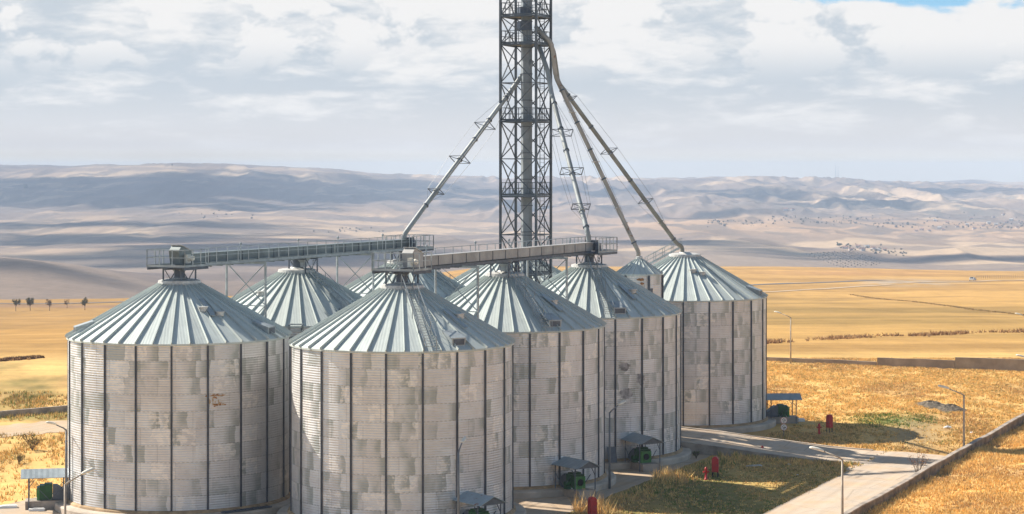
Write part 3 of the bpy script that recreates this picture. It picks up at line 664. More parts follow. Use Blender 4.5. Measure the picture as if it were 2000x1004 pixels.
# ------------------------------------------------------------------ conveyors on the roofs
def rails(m, pts, top=1.15, posts=1.3, t=.045, mid=True, closed=False):
    P = [Vector(p) for p in pts]
    if closed: P.append(P[0])
    for a, b in zip(P[:-1], P[1:]):
        L = (b - a).length; n = max(1, round(L / posts)); up = Vector((0, 0, top))
        m.bar(a + up, b + up, t)
        if mid: m.bar(a + up * .55, b + up * .55, t * .8)
        m.bar(a + Vector((0, 0, .08)), b + Vector((0, 0, .08)), .02, .14)
        for k in range(n + 1): q = a.lerp(b, k / n); m.bar(q, q + up, t)
def conveyor(label, P0, P1, near_walk, mat, ext0, ext1, trestles, plat1, hx=0.0):
    """drag conveyor from the silo at P0 to the silo at P1 in the conveyor's own frame: x along, y to the left"""
    P0, P1 = Vector((*P0, 0)), Vector((*P1, 0)); d = (P1 - P0); L = d.length; rz = math.atan2(d.y, d.x)
    t = thing('roof_conveyor', label, 'conveyor', P0, rz, 'conveyors across the silo tops')
    z0 = 16.55
    m = MB(); m.box(((L + ext1 + hx) / 2, 0, z0 + .47), (L + ext1 - .6 - hx, .62, .66)); m.box(((L + ext1 + hx) / 2, 0, z0 + .82), (L + ext1 - .6 - hx, .78, .05))
    ho = m.build('housing', mat, t)
    x = 1.2 + hx
    while x < L: m = MB(); m.box((x, 0, z0 + .47), (.06, .68, .70)); m.build('joint_flange', GALVD, ho); x += 2.3
    s = -1 if near_walk else 1                               # -1: the camera's side
    m = MB()
    for yy in (-.42, .42): m.box(((L + ext1) / 2, yy, z0 - .03), (L + ext1 - .2, .1, .20))
    x = .5
    while x < L: m.box((x, 0, z0 - .16), (.09, 1.0, .08)); x += 1.5
    m.build('bottom_beam', GALVD if not near_walk else HOUSING, t)
    m = MB(); m.box((L / 2, s * .86, z0 - .02), (L - 2.2, .74, .05)); m.build('walkway', GALV, t)
    m = MB(); rails(m, [(1.6, s * 1.2, z0), (L - 1.4, s * 1.2, z0)], 1.22, 1.45, .045, near_walk); m.build('guard_rail', GALV, t)
    # head platform over the first silo
    px0, px1, py = -ext0, 1.35, 1.6
    m = MB(); m.box(((px0 + px1) / 2, 0, z0 - .06), (px1 - px0, 2 * py, .06))
    for yy in (-py + .06, py - .06, 0): m.box(((px0 + px1) / 2, yy, z0 - .17), (px1 - px0 - .02, .12, .14))
    pl = m.build('drive_platform', GALVD, t)
    m = MB(); rails(m, [(px1, -py, z0 - .03), (px0, -py, z0 - .03), (px0, py, z0 - .03), (px1, py, z0 - .03)], 1.22, 1.0, .055); m.build('guard_rail', GALV, pl)
    # drive head: sloping hood, motor, gearbox
    m = MB(); V_ = []
    for yy in (-.42, .42): V_ += [(hx + q_, yy, z0 + zq) for q_, zq in ((-.55, .1), (.95, .1), (.95, 1.0), (-.35, 1.45), (-.75, 1.1))]
    m.add(V_, [(0, 1, 2, 3, 4), (9, 8, 7, 6, 5), (0, 5, 6, 1), (1, 6, 7, 2), (2, 7, 8, 3), (3, 8, 9, 4), (4, 9, 5, 0)])
    hd = m.build('drive_hood', mat, t)
    m = MB(); m.bar((hx - .38, -.46, z0 + 1.50), (hx - .38, .46, z0 + 1.50), .1, .05); m.bar((hx - .36, 0, z0 + 1.49), (hx + .98, 0, z0 + 1.03), .98, .04); m.build('hood_lid', COLLAR, hd)
    m = MB(); m.tube([(.1, -.5, z0 + .55), (.1, -1.05, z0 + .55)], .2, 12); m.box((.1, -.62, z0 + .5), (.5, .26, .62)); m.tube([(.1, -1.05, z0 + .55), (.1, -1.15, z0 + .55)], .15, 12); m.build('drive_motor', CREAM, t)
    # legs and outlet chutes on each silo top
    stops = [0.0, L / 2, L]
    for i, x in enumerate(stops):
        m = MB()
        for ax in (-.95, .95):
            m.bar((x + ax, -.75, z0 - .2), (x + ax, .75, z0 - .2), .09)
            for ay in (-.75, .75): m.bar((x + ax, ay, ZC - .1), (x + ax, ay, z0 - .06), .09)
        for ay in (-.75, .75): m.bar((x - .95, ay, z0 - .1), (x, ay, ZC + .2), .05); m.bar((x + .95, ay, z0 - .1), (x, ay, ZC + .2), .05)
        m.build('support_frame', GALVD, t)
        m = MB(); zb = ZC + .36; m.add([(x + a * q, b * q, zz) for zz, q in ((z0 - .05, .5), (zb + .35, .24), (zb, .24)) for a, b in ((-1, -1), (1, -1), (1, 1), (-1, 1))],
            [(4 * k + j, 4 * k + (j + 1) % 4, 4 * k + 4 + (j + 1) % 4, 4 * k + 4 + j) for k in (0, 1) for j in range(4)]); m.build('outlet_chute', GALV, t)
    for x in trestles:                                       # lattice portals standing in the gaps between silos
        m = MB(); hw_ = 1.72
        for yy in (-hw_, hw_): m.bar((x, yy, G0), (x, yy, z0 - .1), .13)
        m.bar((x, -hw_ - .1, z0 - .14), (x, hw_ + .1, z0 - .14), .12, .16)
        for a, b in ((z0 - .2, z0 - 3.4), (z0 - 3.4, z0 - 6.6), (z0 - 6.6, z0 - 10)):
            m.bar((x, -hw_, b), (x, hw_, b), .07); m.bar((x - .06, -hw_, a), (x - .06, hw_, b), .06); m.bar((x + .06, hw_, a), (x + .06, -hw_, b), .06)
        m.build('trestle', GALV, t)
    # tail platform
    m = MB(); m.box((L + ext1 / 2 - .1, 0, z0 - .05), (ext1 + 2.6, 3.0, .06))
    for yy in (-1.44, 1.44): m.box((L + ext1 / 2 - .1, yy, z0 - .15), (ext1 + 2.6, .1, .13))
    tp = m.build('tail_platform', GALVD, t); xa, xb = L + ext1 / 2 - .1 - (ext1 + 2.6) / 2, L + ext1 / 2 - .1 + (ext1 + 2.6) / 2
    m = MB(); rails(m, [(xa, -1.46, z0), (xb, -1.46, z0), (xb, 1.46, z0), (xa, 1.46, z0)], plat1, .9, .055); m.build('guard_rail', GALV, tp)
    m = MB(); m.box((L + .6, .0, z0 + .55), (.7, .9, .9)); m.tube([(L + .6, -.45, z0 + .55), (L + .6, -.62, z0 + .55)], .25, 12); m.box((L + .2, -.75, z0 + .4), (.4, .4, .7)); m.build('tail_box', GALVD, t)
    for k in (.18, .42, .6, .82):
        x = L * k; yy = s * 1.2; m = MB(); m.tube([(x, yy, z0), (x, yy, z0 + 1.35)], .035, 8); m.lathe([(0, 0), (.08, .04), (.1, .12), (.07, .2), (0, .23)], 12, (x, yy, z0 + 1.3)); m.build('work_lamp', GALV, t)
    return t
conveyor('dark grey conveyor with near-side walkway along the rear row of silos', SA, SG, True, HOUSING, 1.75, 1.6, [9.1, 26.5], 1.15)
conveyor('pale conveyor along the front row, its plain boxed side facing the camera', SB, SD, False, HOUSING2, 1.4, 1.5, [8.6, 25.2], 1.2, 1.5)

# ------------------------------------------------------------------ elevator tower
TX, TY, TP, TQ = 1.26, 187.0, 2.31, .91
corn = [Vector((-TP, -TQ, 0)), Vector((TQ, -TP, 0)), Vector((TP, TQ, 0)), Vector((-TQ, TP, 0))]
tw = thing('lattice_tower', 'tall square steel lattice tower rising behind the silos past the top of the picture', 'tower', (TX, TY, G0))
LV = [z_ - G0 for z_ in (G0 + 3.4, 7.0, 10.5, 14.0, 17.6, 21.1, 24.5, 27.9, 31.4, 34.9, 37.45, 41.0, 44.2)]
TOPZ = LV[-1]
for cpt in corn:
    m = MB(); m.bar(cpt, cpt + Vector((0, 0, TOPZ)), .19); m.build('leg', TOWER, tw)
for i in range(4):
    a, b = corn[i], corn[(i + 1) % 4]; m = MB(); zs = [0] + LV
    for k in range(len(zs) - 1):
        za, zb = Vector((0, 0, zs[k])), Vector((0, 0, zs[k + 1])); m.bar(a + zb, b + zb, .085)
        m.bar(a + za, b + zb, .085); m.bar(b + za, a + zb, .085)
    m.build('bracing', TOWER, tw)
for zp in (7.0, 14.0, 21.1, 27.9, 34.9, 37.45):
    z_ = zp - G0; m = MB(); q = [cc * .985 for cc in corn]
    m.prism([(p.x, p.y) for p in q], z_ + .025, z_ + .06)
    for i in range(4): m.bar(q[i] + Vector((0, 0, z_ - .06)), q[(i + 1) % 4] + Vector((0, 0, z_ - .03)), .06, .11)
    pf = m.build('platform', TOWER, tw)
    m = MB(); rails(m, [cc * .95 + Vector((0, 0, z_ + .08)) for cc in corn], 1.15, .85, .05, True, True); m.build('guard_rail', TOWER, pf)
m = MB(); a = Vector((1.5, .55, 0)); t1 = Vector((.2, .08, 0))
for s in (-1, 1): m.bar(a + t1 * s, a + t1 * s + Vector((0, 0, TOPZ)), .05)
for k in range(int(TOPZ / .35)): m.bar(a - t1 + Vector((0, 0, k * .35 + .2)), a + t1 + Vector((0, 0, k * .35 + .2)), .03)
for k in range(6, int(TOPZ / .9)):
    z_ = k * .9; pts = [a + Vector((.38 * math.cos(q), -.38 * math.sin(q) * 1.2, z_)) for q in np.linspace(0, math.pi, 7)]
    for p, q in zip(pts[:-1], pts[1:]): m.bar(p, q, .03)
m.build('caged_ladder', TOWER, tw)
be = thing('bucket_elevator', 'square grey bucket elevator trunks running up inside the lattice tower', 'elevator', (TX, TY, G0), R(18))
for dx_, wd in ((-.16, .56), (.36, .36)):
    m = MB(); m.box((dx_, -.25 if dx_ < 0 else .1, TOPZ / 2 - .6), (wd, .62, TOPZ - 1.6)); tk = m.build('trunk', TRUNK, be)
    for k in range(int(TOPZ / 2.4)): m = MB(); m.box((dx_, -.25 if dx_ < 0 else .1, 1.6 + k * 2.4), (wd + .1, .72, .07)); m.build('joint_flange', GALVD, tk)
m = MB(); m.box((.2, 0, TOPZ - .9), (1.7, 1.0, 1.6)); m.build('head_hood', TRUNK, be)
m = MB(); m.box((.2, 0, .5), (1.7, 1.0, 1.1)); m.build('boot', TRUNK, be)
for z_ in (36.6, 37.9): m = MB(); m.box((-.3, -.5, z_ - G0), (1.1, .9, .8)); m.build('distributor', GALVD, be)

def spout(label, pts, r, mat, frames, wires=True, kn=1.15, flat=False):
    P = [Vector(p) for p in pts]; base = P[-1].copy()
    t = thing('grain_spout', label, 'spout', base, 0, 'inclined grain spouts from the tower')
    Q = [p - base for p in P]
    sm = [Q[0]]                                              # rounded elbows
    for i in range(1, len(Q) - 1):
        a = Q[i] + (Q[i - 1] - Q[i]).normalized() * min(.45, (Q[i - 1] - Q[i]).length * .3); b = Q[i] + (Q[i + 1] - Q[i]).normalized() * min(.45, (Q[i + 1] - Q[i]).length * .3)
        for k in range(5): s = k / 4; sm.append(a * (1 - s) ** 2 + Q[i] * 2 * s * (1 - s) + b * s * s)
    sm.append(Q[-1]); m = MB(); m.tube(sm, r, 14); m.build('pipe', mat, t, smooth=True)
    i0 = max(range(len(Q) - 1), key=lambda i: (Q[i + 1] - Q[i]).length); a, b = Q[i0], Q[i0 + 1]; d = (b - a).normalized(); L = (b - a).length
    for k in (.08, .27, .43, .6, .86, .97):
        p = a.lerp(b, k); m = MB(); m.tube([p - d * .06, p + d * .06], r * 1.32, 14); m.build('flange', GALVD if k != .86 else mat, t)
    e1 = d.cross(Vector((0, 0, 1))).normalized(); e2 = e1.cross(d); tips = []
    for fi, k in enumerate(frames):
        p = a.lerp(b, k); s = kn * (.55 + .45 * math.sin(math.pi * (k * .9 + .08))); m = MB()
        cs = [p + (e1 * x + e2 * y * (.12 if flat else 1)) * s for x, y in ((-1, -.45), (1, -.45), (1, .45), (-1, .45))]
        for i in range(4): m.bar(cs[i], cs[(i + 1) % 4], .06)
        for q in cs: m.bar(p, q, .05)
        m.build('spreader_frame', GALVD if mat is not PIPER else COLLAR, t); tips.append(cs)
    if wires:
        m = MB(); ends0 = [a + (b - a) * .02] * 4; ends1 = [b - (b - a) * .05] * 4; chain = [ends0] + tips + [ends1]
        for c0, c1 in zip(chain[:-1], chain[1:]):
            for i in range(4): m.bar(c0[i], c1[i], .02)
        m.build('guy_wires', WIRE, t)
    return t
dG, dD, dE_, dT = 180.0, 172.6, 194.4, 187.0
spout('grey spout sloping down left from the tower to the rear conveyor', [at_d(1040, 118, dT), at_d(1002, 172, dT), at_d(826, 408, 181), at_d(796, 449, dG), at_d(790, 458, dG), at_d(789, 474, dG)], .215, PIPE, (.32, .60, .86))
spout('grey spout dropping steeply beside the tower onto the pale conveyor end', [at_d(1052, 88, 186), at_d(1070, 140, 185), at_d(1077, 182, 184), at_d(1147, 452, dD), at_d(1150, 464, dD), at_d(1150, 480, dD)], .21, PIPE, (.30, .58, .83), kn=1.0)
spout('rust-streaked cream spout leading to the small pointed silo', [at_d(1046, 52, 186), at_d(1078, 84, 185), at_d(1085, 150, 185), at_d(1243, 484, 183), at_d(1247, 492, 183), at_d(1247, 506, 183)], .19, PIPER, (.21, .50, .77), kn=1.2, flat=True)
spout('long olive grey spout reaching the silo at the right end', [at_d(1050, 60, 187.5), at_d(1081, 96, 187.5), at_d(1090, 160, 188), at_d(1322, 476, 194), at_d(1332, 482, dE_), at_d(1333, 498, dE_)], .20, PIPEG, (.10, .42, .73), kn=1.0)

# catwalk stair behind the right end silo
m = MB(); a, b = at_d(1262, 520, 199), at_d(1330, 484, 196.5); off = Vector((.3, .9, 0)) * .4
for s in (-1, 1): rails(m, [a + off * s, b + off * s], .9, 1.0, .04)
for k in range(9): q = a.lerp(b, k / 8); m.bar(q - off, q + off, .2, .04)
tag(m.build('roof_stair', GALV), 'thin steel stair with handrails leading up behind the right end silo', 'stair')
# platform with rail at the eave of the silo behind
m = MB(); c0 = at_d(578, 662, 154.9); m.box(c0, (1.1, .8, .06)); rails(m, [c0 + Vector(q) for q in ((-.5, -.4, 0), (.5, -.4, 0), (.5, .4, 0), (-.5, .4, 0))], 1.1, 1.0, .05, True, True)
lo = c0 + Vector((-.2, .35, 0))
for s in (-.2, .2): m.bar(lo + Vector((s, 0, 0)), (lo.x + s, lo.y, G0), .05)
for k in range(34): m.bar(lo + Vector((-.2, 0, -.35 * k)), lo + Vector((.2, 0, -.35 * k)), .03)
tag(m.build('eave_platform', GALV), 'small railed ladder landing at the eave between the two left silos', 'platform')

# ------------------------------------------------------------------ aeration fans and their shelters
def fan_unit(cx, cy, rdir, dist, rusty, l_fan, l_sh, flip=1):
    rd = Vector((*rdir, 0)).normalized(); p = Vector((cx, cy, G0)) + rd * dist; rz = math.atan2(rd.y, rd.x)   # local x points away from the silo
    f = thing('aeration_fan', l_fan, 'fan', p, rz, 'green aeration fans at the silo feet')
    m = MB(); m.box((.35, 0, .3), (3.0, 1.5, .6)); m.build('plinth', CONCD, f)
    m = MB(); q = []
    for yy in (-.46, .46): q += [(-1.15, yy, .62), (-.05, yy, .62), (-.05, yy, 1.62), (-.35, yy, 1.62), (-.85, yy, 1.28), (-1.15, yy, .95)]
    m.add(q, [(0, 1, 2, 3, 4, 5), (11, 10, 9, 8, 7, 6)] + [(i, (i + 1) % 6 + 0, (i + 1) % 6 + 6, i + 6) for i in range(6)]); m.build('air_duct', DUCT, f)
    m = MB(); m.box((.42, 0, 1.14), (.9, 1.0, 1.0)); m.box((.25, .05, 1.68), (.55, .8, .14)); hs = m.build('fan_housing', GREEND, f)
    m = MB(); m.box((.95, 0, 1.06), (.16, .92, .90)); 
    for yy in (-.4, .4): m.box((1.035, yy, 1.06), (.03, .1, .9))
    fp = m.build('inlet_plate', GREEN, f)
    m = MB(); m.tube([(1.0, 0, 1.08), (1.045, 0, 1.08)], .25, 20); m.build('inlet_opening', DARK, fp)
    m = MB(); m.tube([(1.03, 0, 1.08), (1.09, 0, 1.08)], [.29, .29], 20, caps=False); m.build('inlet_rim', GREEN, fp)
    m = MB(); m.tube([(.42, -.52, 1.0), (.42, -.95, 1.0)], .18, 12); m.box((.42, -.72, .72), (.4, .4, .22)); m.build('motor', GREEND, f)
    for xx in (.18, .68): m = MB(); m.box((xx, -.52, .66), (.14, .05, .07)); m.build('mount_foot', WHITE, f)
    s = thing('fan_shelter', l_sh, 'shelter', p, rz, 'sheet metal shelters over the fans')
    xa, xb, hw_, ze, zr = -1.35, 2.15, 1.12, 2.28, 2.78
    m = MB(); th = .035
    for sg in (-1, 1):
        n = 9                                                # corrugated sheets
        for k in range(n * 2):
            x0, x1 = xa + (xb - xa) * k / (2 * n), xa + (xb - xa) * (k + 1) / (2 * n); w0, w1 = (.0, .014) if k % 2 == 0 else (.014, .0)
            m.add([(x0, sg * hw_, ze + w0), (x1, sg * hw_, ze + w1), (x1, 0, zr + w1), (x0, 0, zr + w0), (x0, sg * hw_, ze + w0 - th), (x1, sg * hw_, ze + w1 - th), (x1, 0, zr + w1 - th), (x0, 0, zr + w0 - th)],
                  [(0, 1, 2, 3), (7, 6, 5, 4), (0, 4, 5, 1)] + ([(0, 3, 7, 4)] if k == 0 else []) + ([(1, 5, 6, 2)] if k == 2 * n - 1 else []))
    m.build('canopy', CANOPYR if rusty else CANOPY, s)
    for xx in (xa + .2, xb - .2):
        m = MB(); m.add([(xx - .02, -hw_ + .1, ze - .05), (xx - .02, hw_ - .1, ze - .05), (xx - .02, 0, zr - .06), (xx + .02, -hw_ + .1, ze - .05), (xx + .02, hw_ - .1, ze - .05), (xx + .02, 0, zr - .06)],
              [(0, 2, 1), (3, 4, 5), (0, 1, 4, 3), (1, 2, 5, 4), (2, 0, 3, 5)]); m.build('gable_panel', DUCT, s)
    for xx in (xa + .55, xb - .55):
        for yy in (-hw_ + .2, hw_ - .2):
            m = MB(); m.bar((xx, yy, 0), (xx, yy, ze + .02), .07); m.build('post', GALVD, s)
    for yy in (-hw_ + .2, hw_ - .2):
        m = MB(); m.bar((xa + .55, yy, 1.7), (xa + 1.5, yy, .65), .04); m.bar((xa + 1.5, yy, .65), (xa + 2.4, yy, 1.6), .04); m.bar((xb - .55, yy, 1.6), (xb - .95, yy, 2.1), .04); m.bar((xa + .55, yy, ze), (xb - .55, yy, ze), .05); m.build('brace', GALVD, s)
fan_unit(*SA, (-1.0, -.22), 8.95, False, 'dark green fan on a plinth at the left foot of the left end silo', 'pale flat-looking shelter standing left of the left end silo')
fan_unit(*SB, (.60, -.80), 8.6, True, 'green fan at the bottom edge, foot of the front central silo', 'rust-spotted blue grey shelter in front of the front central silo')
fan_unit(*SC, (.58, -.815), 8.6, False, 'bright green fan with round inlet beneath the middle blue grey shelter', 'blue grey shelter behind the dry reeds and the red cabinet at the bottom edge')
fan_unit(*SD, (.43, -.90), 8.8, False, 'green fan beside the leaning grey sheet at the smudged silo', 'blue grey shelter beside the grass island, at the smudged silo')
fan_unit(*SE, (1.0, .06), 8.9, False, 'dark green fan right of the right end silo, above the two round signs', 'shelter sticking out right of the right end silo towards the yellow grass')

# leaning sheet, steel grating, loose slabs
pp = at(1226, 915); m = MB(); M_ = Matrix.Rotation(R(20), 3, 'Z') @ Matrix.Rotation(R(-14), 3, 'X'); m.box((0, 0, .62), (.75, .04, 1.25), M_)
for xx in (-.36, .36): m.box(M_ @ Vector((xx, -.03, 0)) + Vector((0, 0, .62)), (.05, .05, 1.25), M_)
tag(m.build('steel_sheet', DUCT, loc=(8.02, 164.35, -.02)), 'grey framed steel sheet leaning on the smudged silo beside its fan', 'sheet')
m = MB(); a0, a1 = (SA[0] + (RWA + .75) * math.cos(frame_angle(*SA, 20)), SA[1] + (RWA + .75) * math.sin(frame_angle(*SA, 20))), (SA[0] + (RWA + .75) * math.cos(frame_angle(*SA, 46)), SA[1] + (RWA + .75) * math.sin(frame_angle(*SA, 46)))
a0, a1 = Vector((*a0, .02)), Vector((*a1, .02)); cr = (a1 - a0).normalized().cross(Vector((0, 0, 1))) * .26
for s in (-1, 1): m.bar(a0 + cr * s, a1 + cr * s, .07)
for k in range(15): q = a0.lerp(a1, k / 14); m.bar(q - cr, q + cr, .07)
tag(m.build('loose_ladder', GALVD), 'dark ladder lying on the base ring of the left end silo', 'ladder')
def slab(px, py, sx, sy, rz, label, h=.16, mat=WHITE, name='concrete_slab'):
    p = at(px, py); m = MB(); m.box((0, 0, h / 2), (sx, sy, h)); m.box((sx * .1, 0, h + .02), (sx * .7, sy * .7, .04)); o = m.build(name, mat, loc=p); o.rotation_euler = (0, 0, R(rz)); tag(o, label, 'slab')
slab(14, 992, 1.4, .5, 8, 'white slab on the ground at the lower left edge', name='concrete_slab')
slab(72, 998, 1.1, .35, 4, 'white slab lying at the foot of the leftmost shelter')
slab(1555, 823, 1.6, .5, 0, 'white slab right of the shelter by the yellow grass', .25)
slab(1473, 911, 1.3, .4, 14, 'pale board lying in the green grass island', .08, COLLAR)

# ------------------------------------------------------------------ street lamps
def lamp_proto(hgt, arm, polem):
    t = thing('street_lamp', '', 'lamp', (0, 0, 0), 0, 'street lamps around the yard')
    m = MB(); m.tube([(0, 0, 0), (0, 0, hgt * .5), (0, 0, hgt)], [.10, .085, .06], 10); m.build('pole', polem, t, smooth=True)
    m = MB(); m.tube([(0, 0, hgt - .05), (.25, 0, hgt + .12), (arm, 0, hgt + .48)], [.06, .05, .04], 8); m.build('arm', polem, t, smooth=True)
    m = MB(); d = Vector((math.cos(R(14)), 0, math.sin(R(14)))); a = Vector((arm - .1, 0, hgt + .46)); n = Vector((-d.z, 0, d.x)); V_, Fc = [], []
    for s, wd, ht in ((0, .07, .06), (.12, .13, .11), (.45, .17, .14), (.8, .15, .12), (.95, .06, .05)):
        for k in range(10):
            q = 2 * math.pi * k / 10; V_.append(a + d * s + Vector((0, 1, 0)) * wd * math.cos(q) + n * (ht * math.sin(q) if math.sin(q) > 0 else .05 * math.sin(q)))
    for i in range(4):
        for k in range(10): Fc.append((i * 10 + k, i * 10 + (k + 1) % 10, (i + 1) * 10 + (k + 1) % 10, (i + 1) * 10 + k))
    Fc += [tuple(range(10))[::-1], tuple(range(40, 50))]; m.add(V_, Fc); m.build('lamp_head', CREAM, t, smooth=True)
    return t
L_tall, L_grey = lamp_proto(5.75, 1.25, POLE), lamp_proto(5.75, 1.1, POLED)
LAMPS = [(-31.35, 144.0, G0, 238, L_grey, 'lamp peeking past the far left edge of the left end silo', 0.0),
         (-25.75, 118, G0, 48, L_tall, 'lamp with a cream arm in front of the left end silo at the lower left', 0.1),
         (-3.42, 130.6, G0, 78, L_grey, 'lamp in front of the front central silo, its pole on a wall stiffener', 0.25),
         (7.35, 154.2, G0, 48, L_grey, 'lamp with a dark pole at the right edge of the second front silo', 0.0),
         (20.95, 129.9, G0, 171, L_tall, 'lamp standing at the road in the lower right, arm towards the ramp', -.1),
         (36.5, 165.4, G0, 167, L_tall, 'lamp beside the diagonal wall on the yellow grass', .1),
         (34.7, 255, G0, 165, L_tall, 'lamp at the distant low wall near the right end silo', 0),
         (50.0, 194.6, G0, 172, L_tall, 'lamp head reaching in at the right edge in front of the low wall', 0),
         (64.0, 252, G0 , 172, L_tall, 'lamp head at the right edge beyond the low wall', 0)]
for x, y, z_, a, src, lab, dz_ in LAMPS:
    o = copy_tree(src); o.location = (x, y, z_ + dz_); o.rotation_euler = (0, 0, R(a)); o['label'] = lab
for src in (L_tall, L_grey):
    for ch in list(src.children): bpy.data.objects.remove(ch)
    bpy.data.objects.remove(src)

# ------------------------------------------------------------------ fire cabinets, hydrants, signs
def cabinet(px, py, label, z=G0, rz=-20):
    p = at(px, py, z); t = thing('hose_cabinet', label, 'cabinet', p, R(rz), 'red fire hose cabinets')
    m = MB(); V_ = []
    pr = [(-.26, .42), (.26, .42), (.26, 1.42), (.16, 1.56), (0, 1.62), (-.16, 1.56), (-.26, 1.42)]
    for yy in (-.2, .2): V_ += [(x, yy, z_) for x, z_ in pr]
    n = len(pr); m.add(V_, [tuple(range(n)), tuple(range(2 * n - 1, n - 1, -1))] + [(i, i + n, (i + 1) % n + n, (i + 1) % n) for i in range(n)]); m.build('box', RED, t)
    m = MB(); m.box((0, -.215, .92), (.44, .02, .9)); dr = m.build('door', RED, t)
    m = MB(); m.box((.16, -.235, .95), (.04, .03, .12)); m.build('handle', GALVD, dr)
    for sx in (-.2, .2):
        for sy in (-.15, .15): m = MB(); m.bar((sx, sy, 0), (sx, sy, .43), .06); m.build('leg', DARK, t)
def hydrant(px, py, label, z=G0):
    p = at(px, py, z); t = thing('fire_hydrant', label, 'hydrant', p, R(20), 'red fire hydrants')
    m = MB(); m.lathe([(.0, 0), (.17, 0), (.17, .06), (.10, .1), (.085, .72), (.12, .76), (.12, .86), (.07, .96), (0, 1.0)], 14); m.build('barrel', RED, t, smooth=True)
    m = MB()
    for s in (-1, 1): m.tube([(0, 0, .62), (s * .2, 0, .62)], .06, 10); m.tube([(s * .2, 0, .62), (s * .23, 0, .62)], .08, 10)
    m.build('outlet', RED, t)
cabinet(1157, 1016, 'red cabinet cut by the bottom edge in front of the dry reeds', rz=25)
cabinet(1397, 932, 'red cabinet standing in the shaded green grass island', rz=-12)
cabinet(1620, 844, 'red cabinet at the edge of the yellow grass beyond the ramp', rz=-62)
hydrant(1379, 937, 'red hydrant in the green grass island')
hydrant(1600, 848, 'red hydrant in the brown grass beyond the ramp')
hydrant(1489, 893, 'little red hydrant top showing in the grass beside the ramp', G0 - .35)
p = at(1531, 853); t = thing('road_sign', 'two round white signs one above the other on a dark post beside the ramp', 'sign', p, R(-8))
m = MB(); m.tube([(0, 0, 0), (0, 0, 1.75)], .035, 8); m.build('post', GALVD, t)
SIGNR = pmat('faded_red_sign_rim', (.55, .25, .22), .5, 0, .2, 6); INK = pmat('dark_sign_print', (.05, .035, .03), .6, 0, .2, 9)
for zz in (1.48, .86):
    m = MB(); m.tube([(0, -.04, zz), (0, -.06, zz)], .3, 28); dk = m.build('disc', WHITE, t)
    m = MB(); n = 28
    V_ = [(r_ * math.cos(2 * math.pi * k / n), -.066, zz + r_ * math.sin(2 * math.pi * k / n)) for k in range(n) for r_ in (.265, .30)]
    m.add(V_, [(2 * k, 2 * k + 1, (2 * k + 3) % (2 * n), (2 * k + 2) % (2 * n)) for k in range(n)]); m.build('rim', SIGNR, dk)
    m = MB(); rr = random.Random(int(zz * 100))
    for ax, az_ in ((-.1, .06), (-.05, -.06), (.09, .05), (.05, -.05), (.13, -.02), (0, .16), (0, -.17)): m.box((ax, -.07, zz + az_), (rr.uniform(.04, .08), .01, rr.uniform(.05, .1)))
    m.build('marking', INK, dk)

# ------------------------------------------------------------------ walls
def wall_line(pts, z0s, z1s, th, mat, label, name='boundary_wall', cap=None):
    m = MB(); n = len(pts)
    V_ = []
    for i, p in enumerate(pts):
        p = Vector((p[0], p[1], 0)); a = Vector((*pts[max(i - 1, 0)][:2], 0)); b = Vector((*pts[min(i + 1, n - 1)][:2], 0)); d = (b - a).normalized(); q = Vector((-d.y, d.x, 0)) * th / 2
        V_ += [(*(p + q)[:2], z0s[i]), (*(p - q)[:2], z0s[i]), (*(p - q)[:2], z1s[i]), (*(p + q)[:2], z1s[i])]
    Fc = [(0, 1, 2, 3), (4 * n - 1, 4 * n - 2, 4 * n - 3, 4 * n - 4)]
    for i in range(n - 1):
        for k in range(4): Fc.append((4 * i + k, 4 * i + 4 + k, 4 * i + 4 + (k + 1) % 4, 4 * i + (k + 1) % 4))
    m.add(V_, Fc); o = m.build(name, mat); tag(o, label, 'wall')
    if cap:
        m = MB(); V2 = []
        for i in range(n):
            c_ = [Vector(V_[4 * i + 3]), Vector(V_[4 * i + 2])]; q = (c_[0] - c_[1]).normalized() * .05
            V2 += [tuple(c_[0] + q + Vector((0, 0, .003))), tuple(c_[1] - q + Vector((0, 0, .003))), tuple(c_[1] - q + Vector((0, 0, .09))), tuple(c_[0] + q + Vector((0, 0, .09)))]
        m.add(V2, Fc); m.build('coping', cap, o)
    return o
vs = np.linspace(-50, 110, 41); rr = random.Random(9)
wall_line([vw(a, WW) for a in vs], [-1.2] * 41, [1.40 + rr.uniform(-.07, .07) for _ in vs], .26, WALLD, 'long weathered concrete wall running diagonally along the road at the lower right', cap=CONCD)
def wseg(x0, x1, d0, d1, z1, label):
    pts = [((x0 + (x1 - x0) * k / 8 - 1000) / F * (d0 + (d1 - d0) * k / 8), d0 + (d1 - d0) * k / 8) for k in range(9)]
    wall_line(pts, [-1.6] * 9, [z1 + rr.uniform(-.03, .03) for _ in pts], .3, WALLM, label)
wseg(1440, 1712, 260, 252, -.02, 'low wall stretch just right of the right end silo before the fields')
wseg(1714, 1865, 252, 248, .5, 'middle stretch of the low wall before the fields, one step up')
wseg(1866, 2250, 248, 239, .9, 'tallest stretch of the wall before the fields, at the right edge')
wl = [at(-300, 838, G0), at(0, 815, G0), at(137, 803, G0), at(420, 785, G0)]
wall_line([(p.x, p.y) for p in wl], [-1.2] * 4, [.05] * 4, .3, CONCD, 'low dark wall along the field behind the left dirt track')

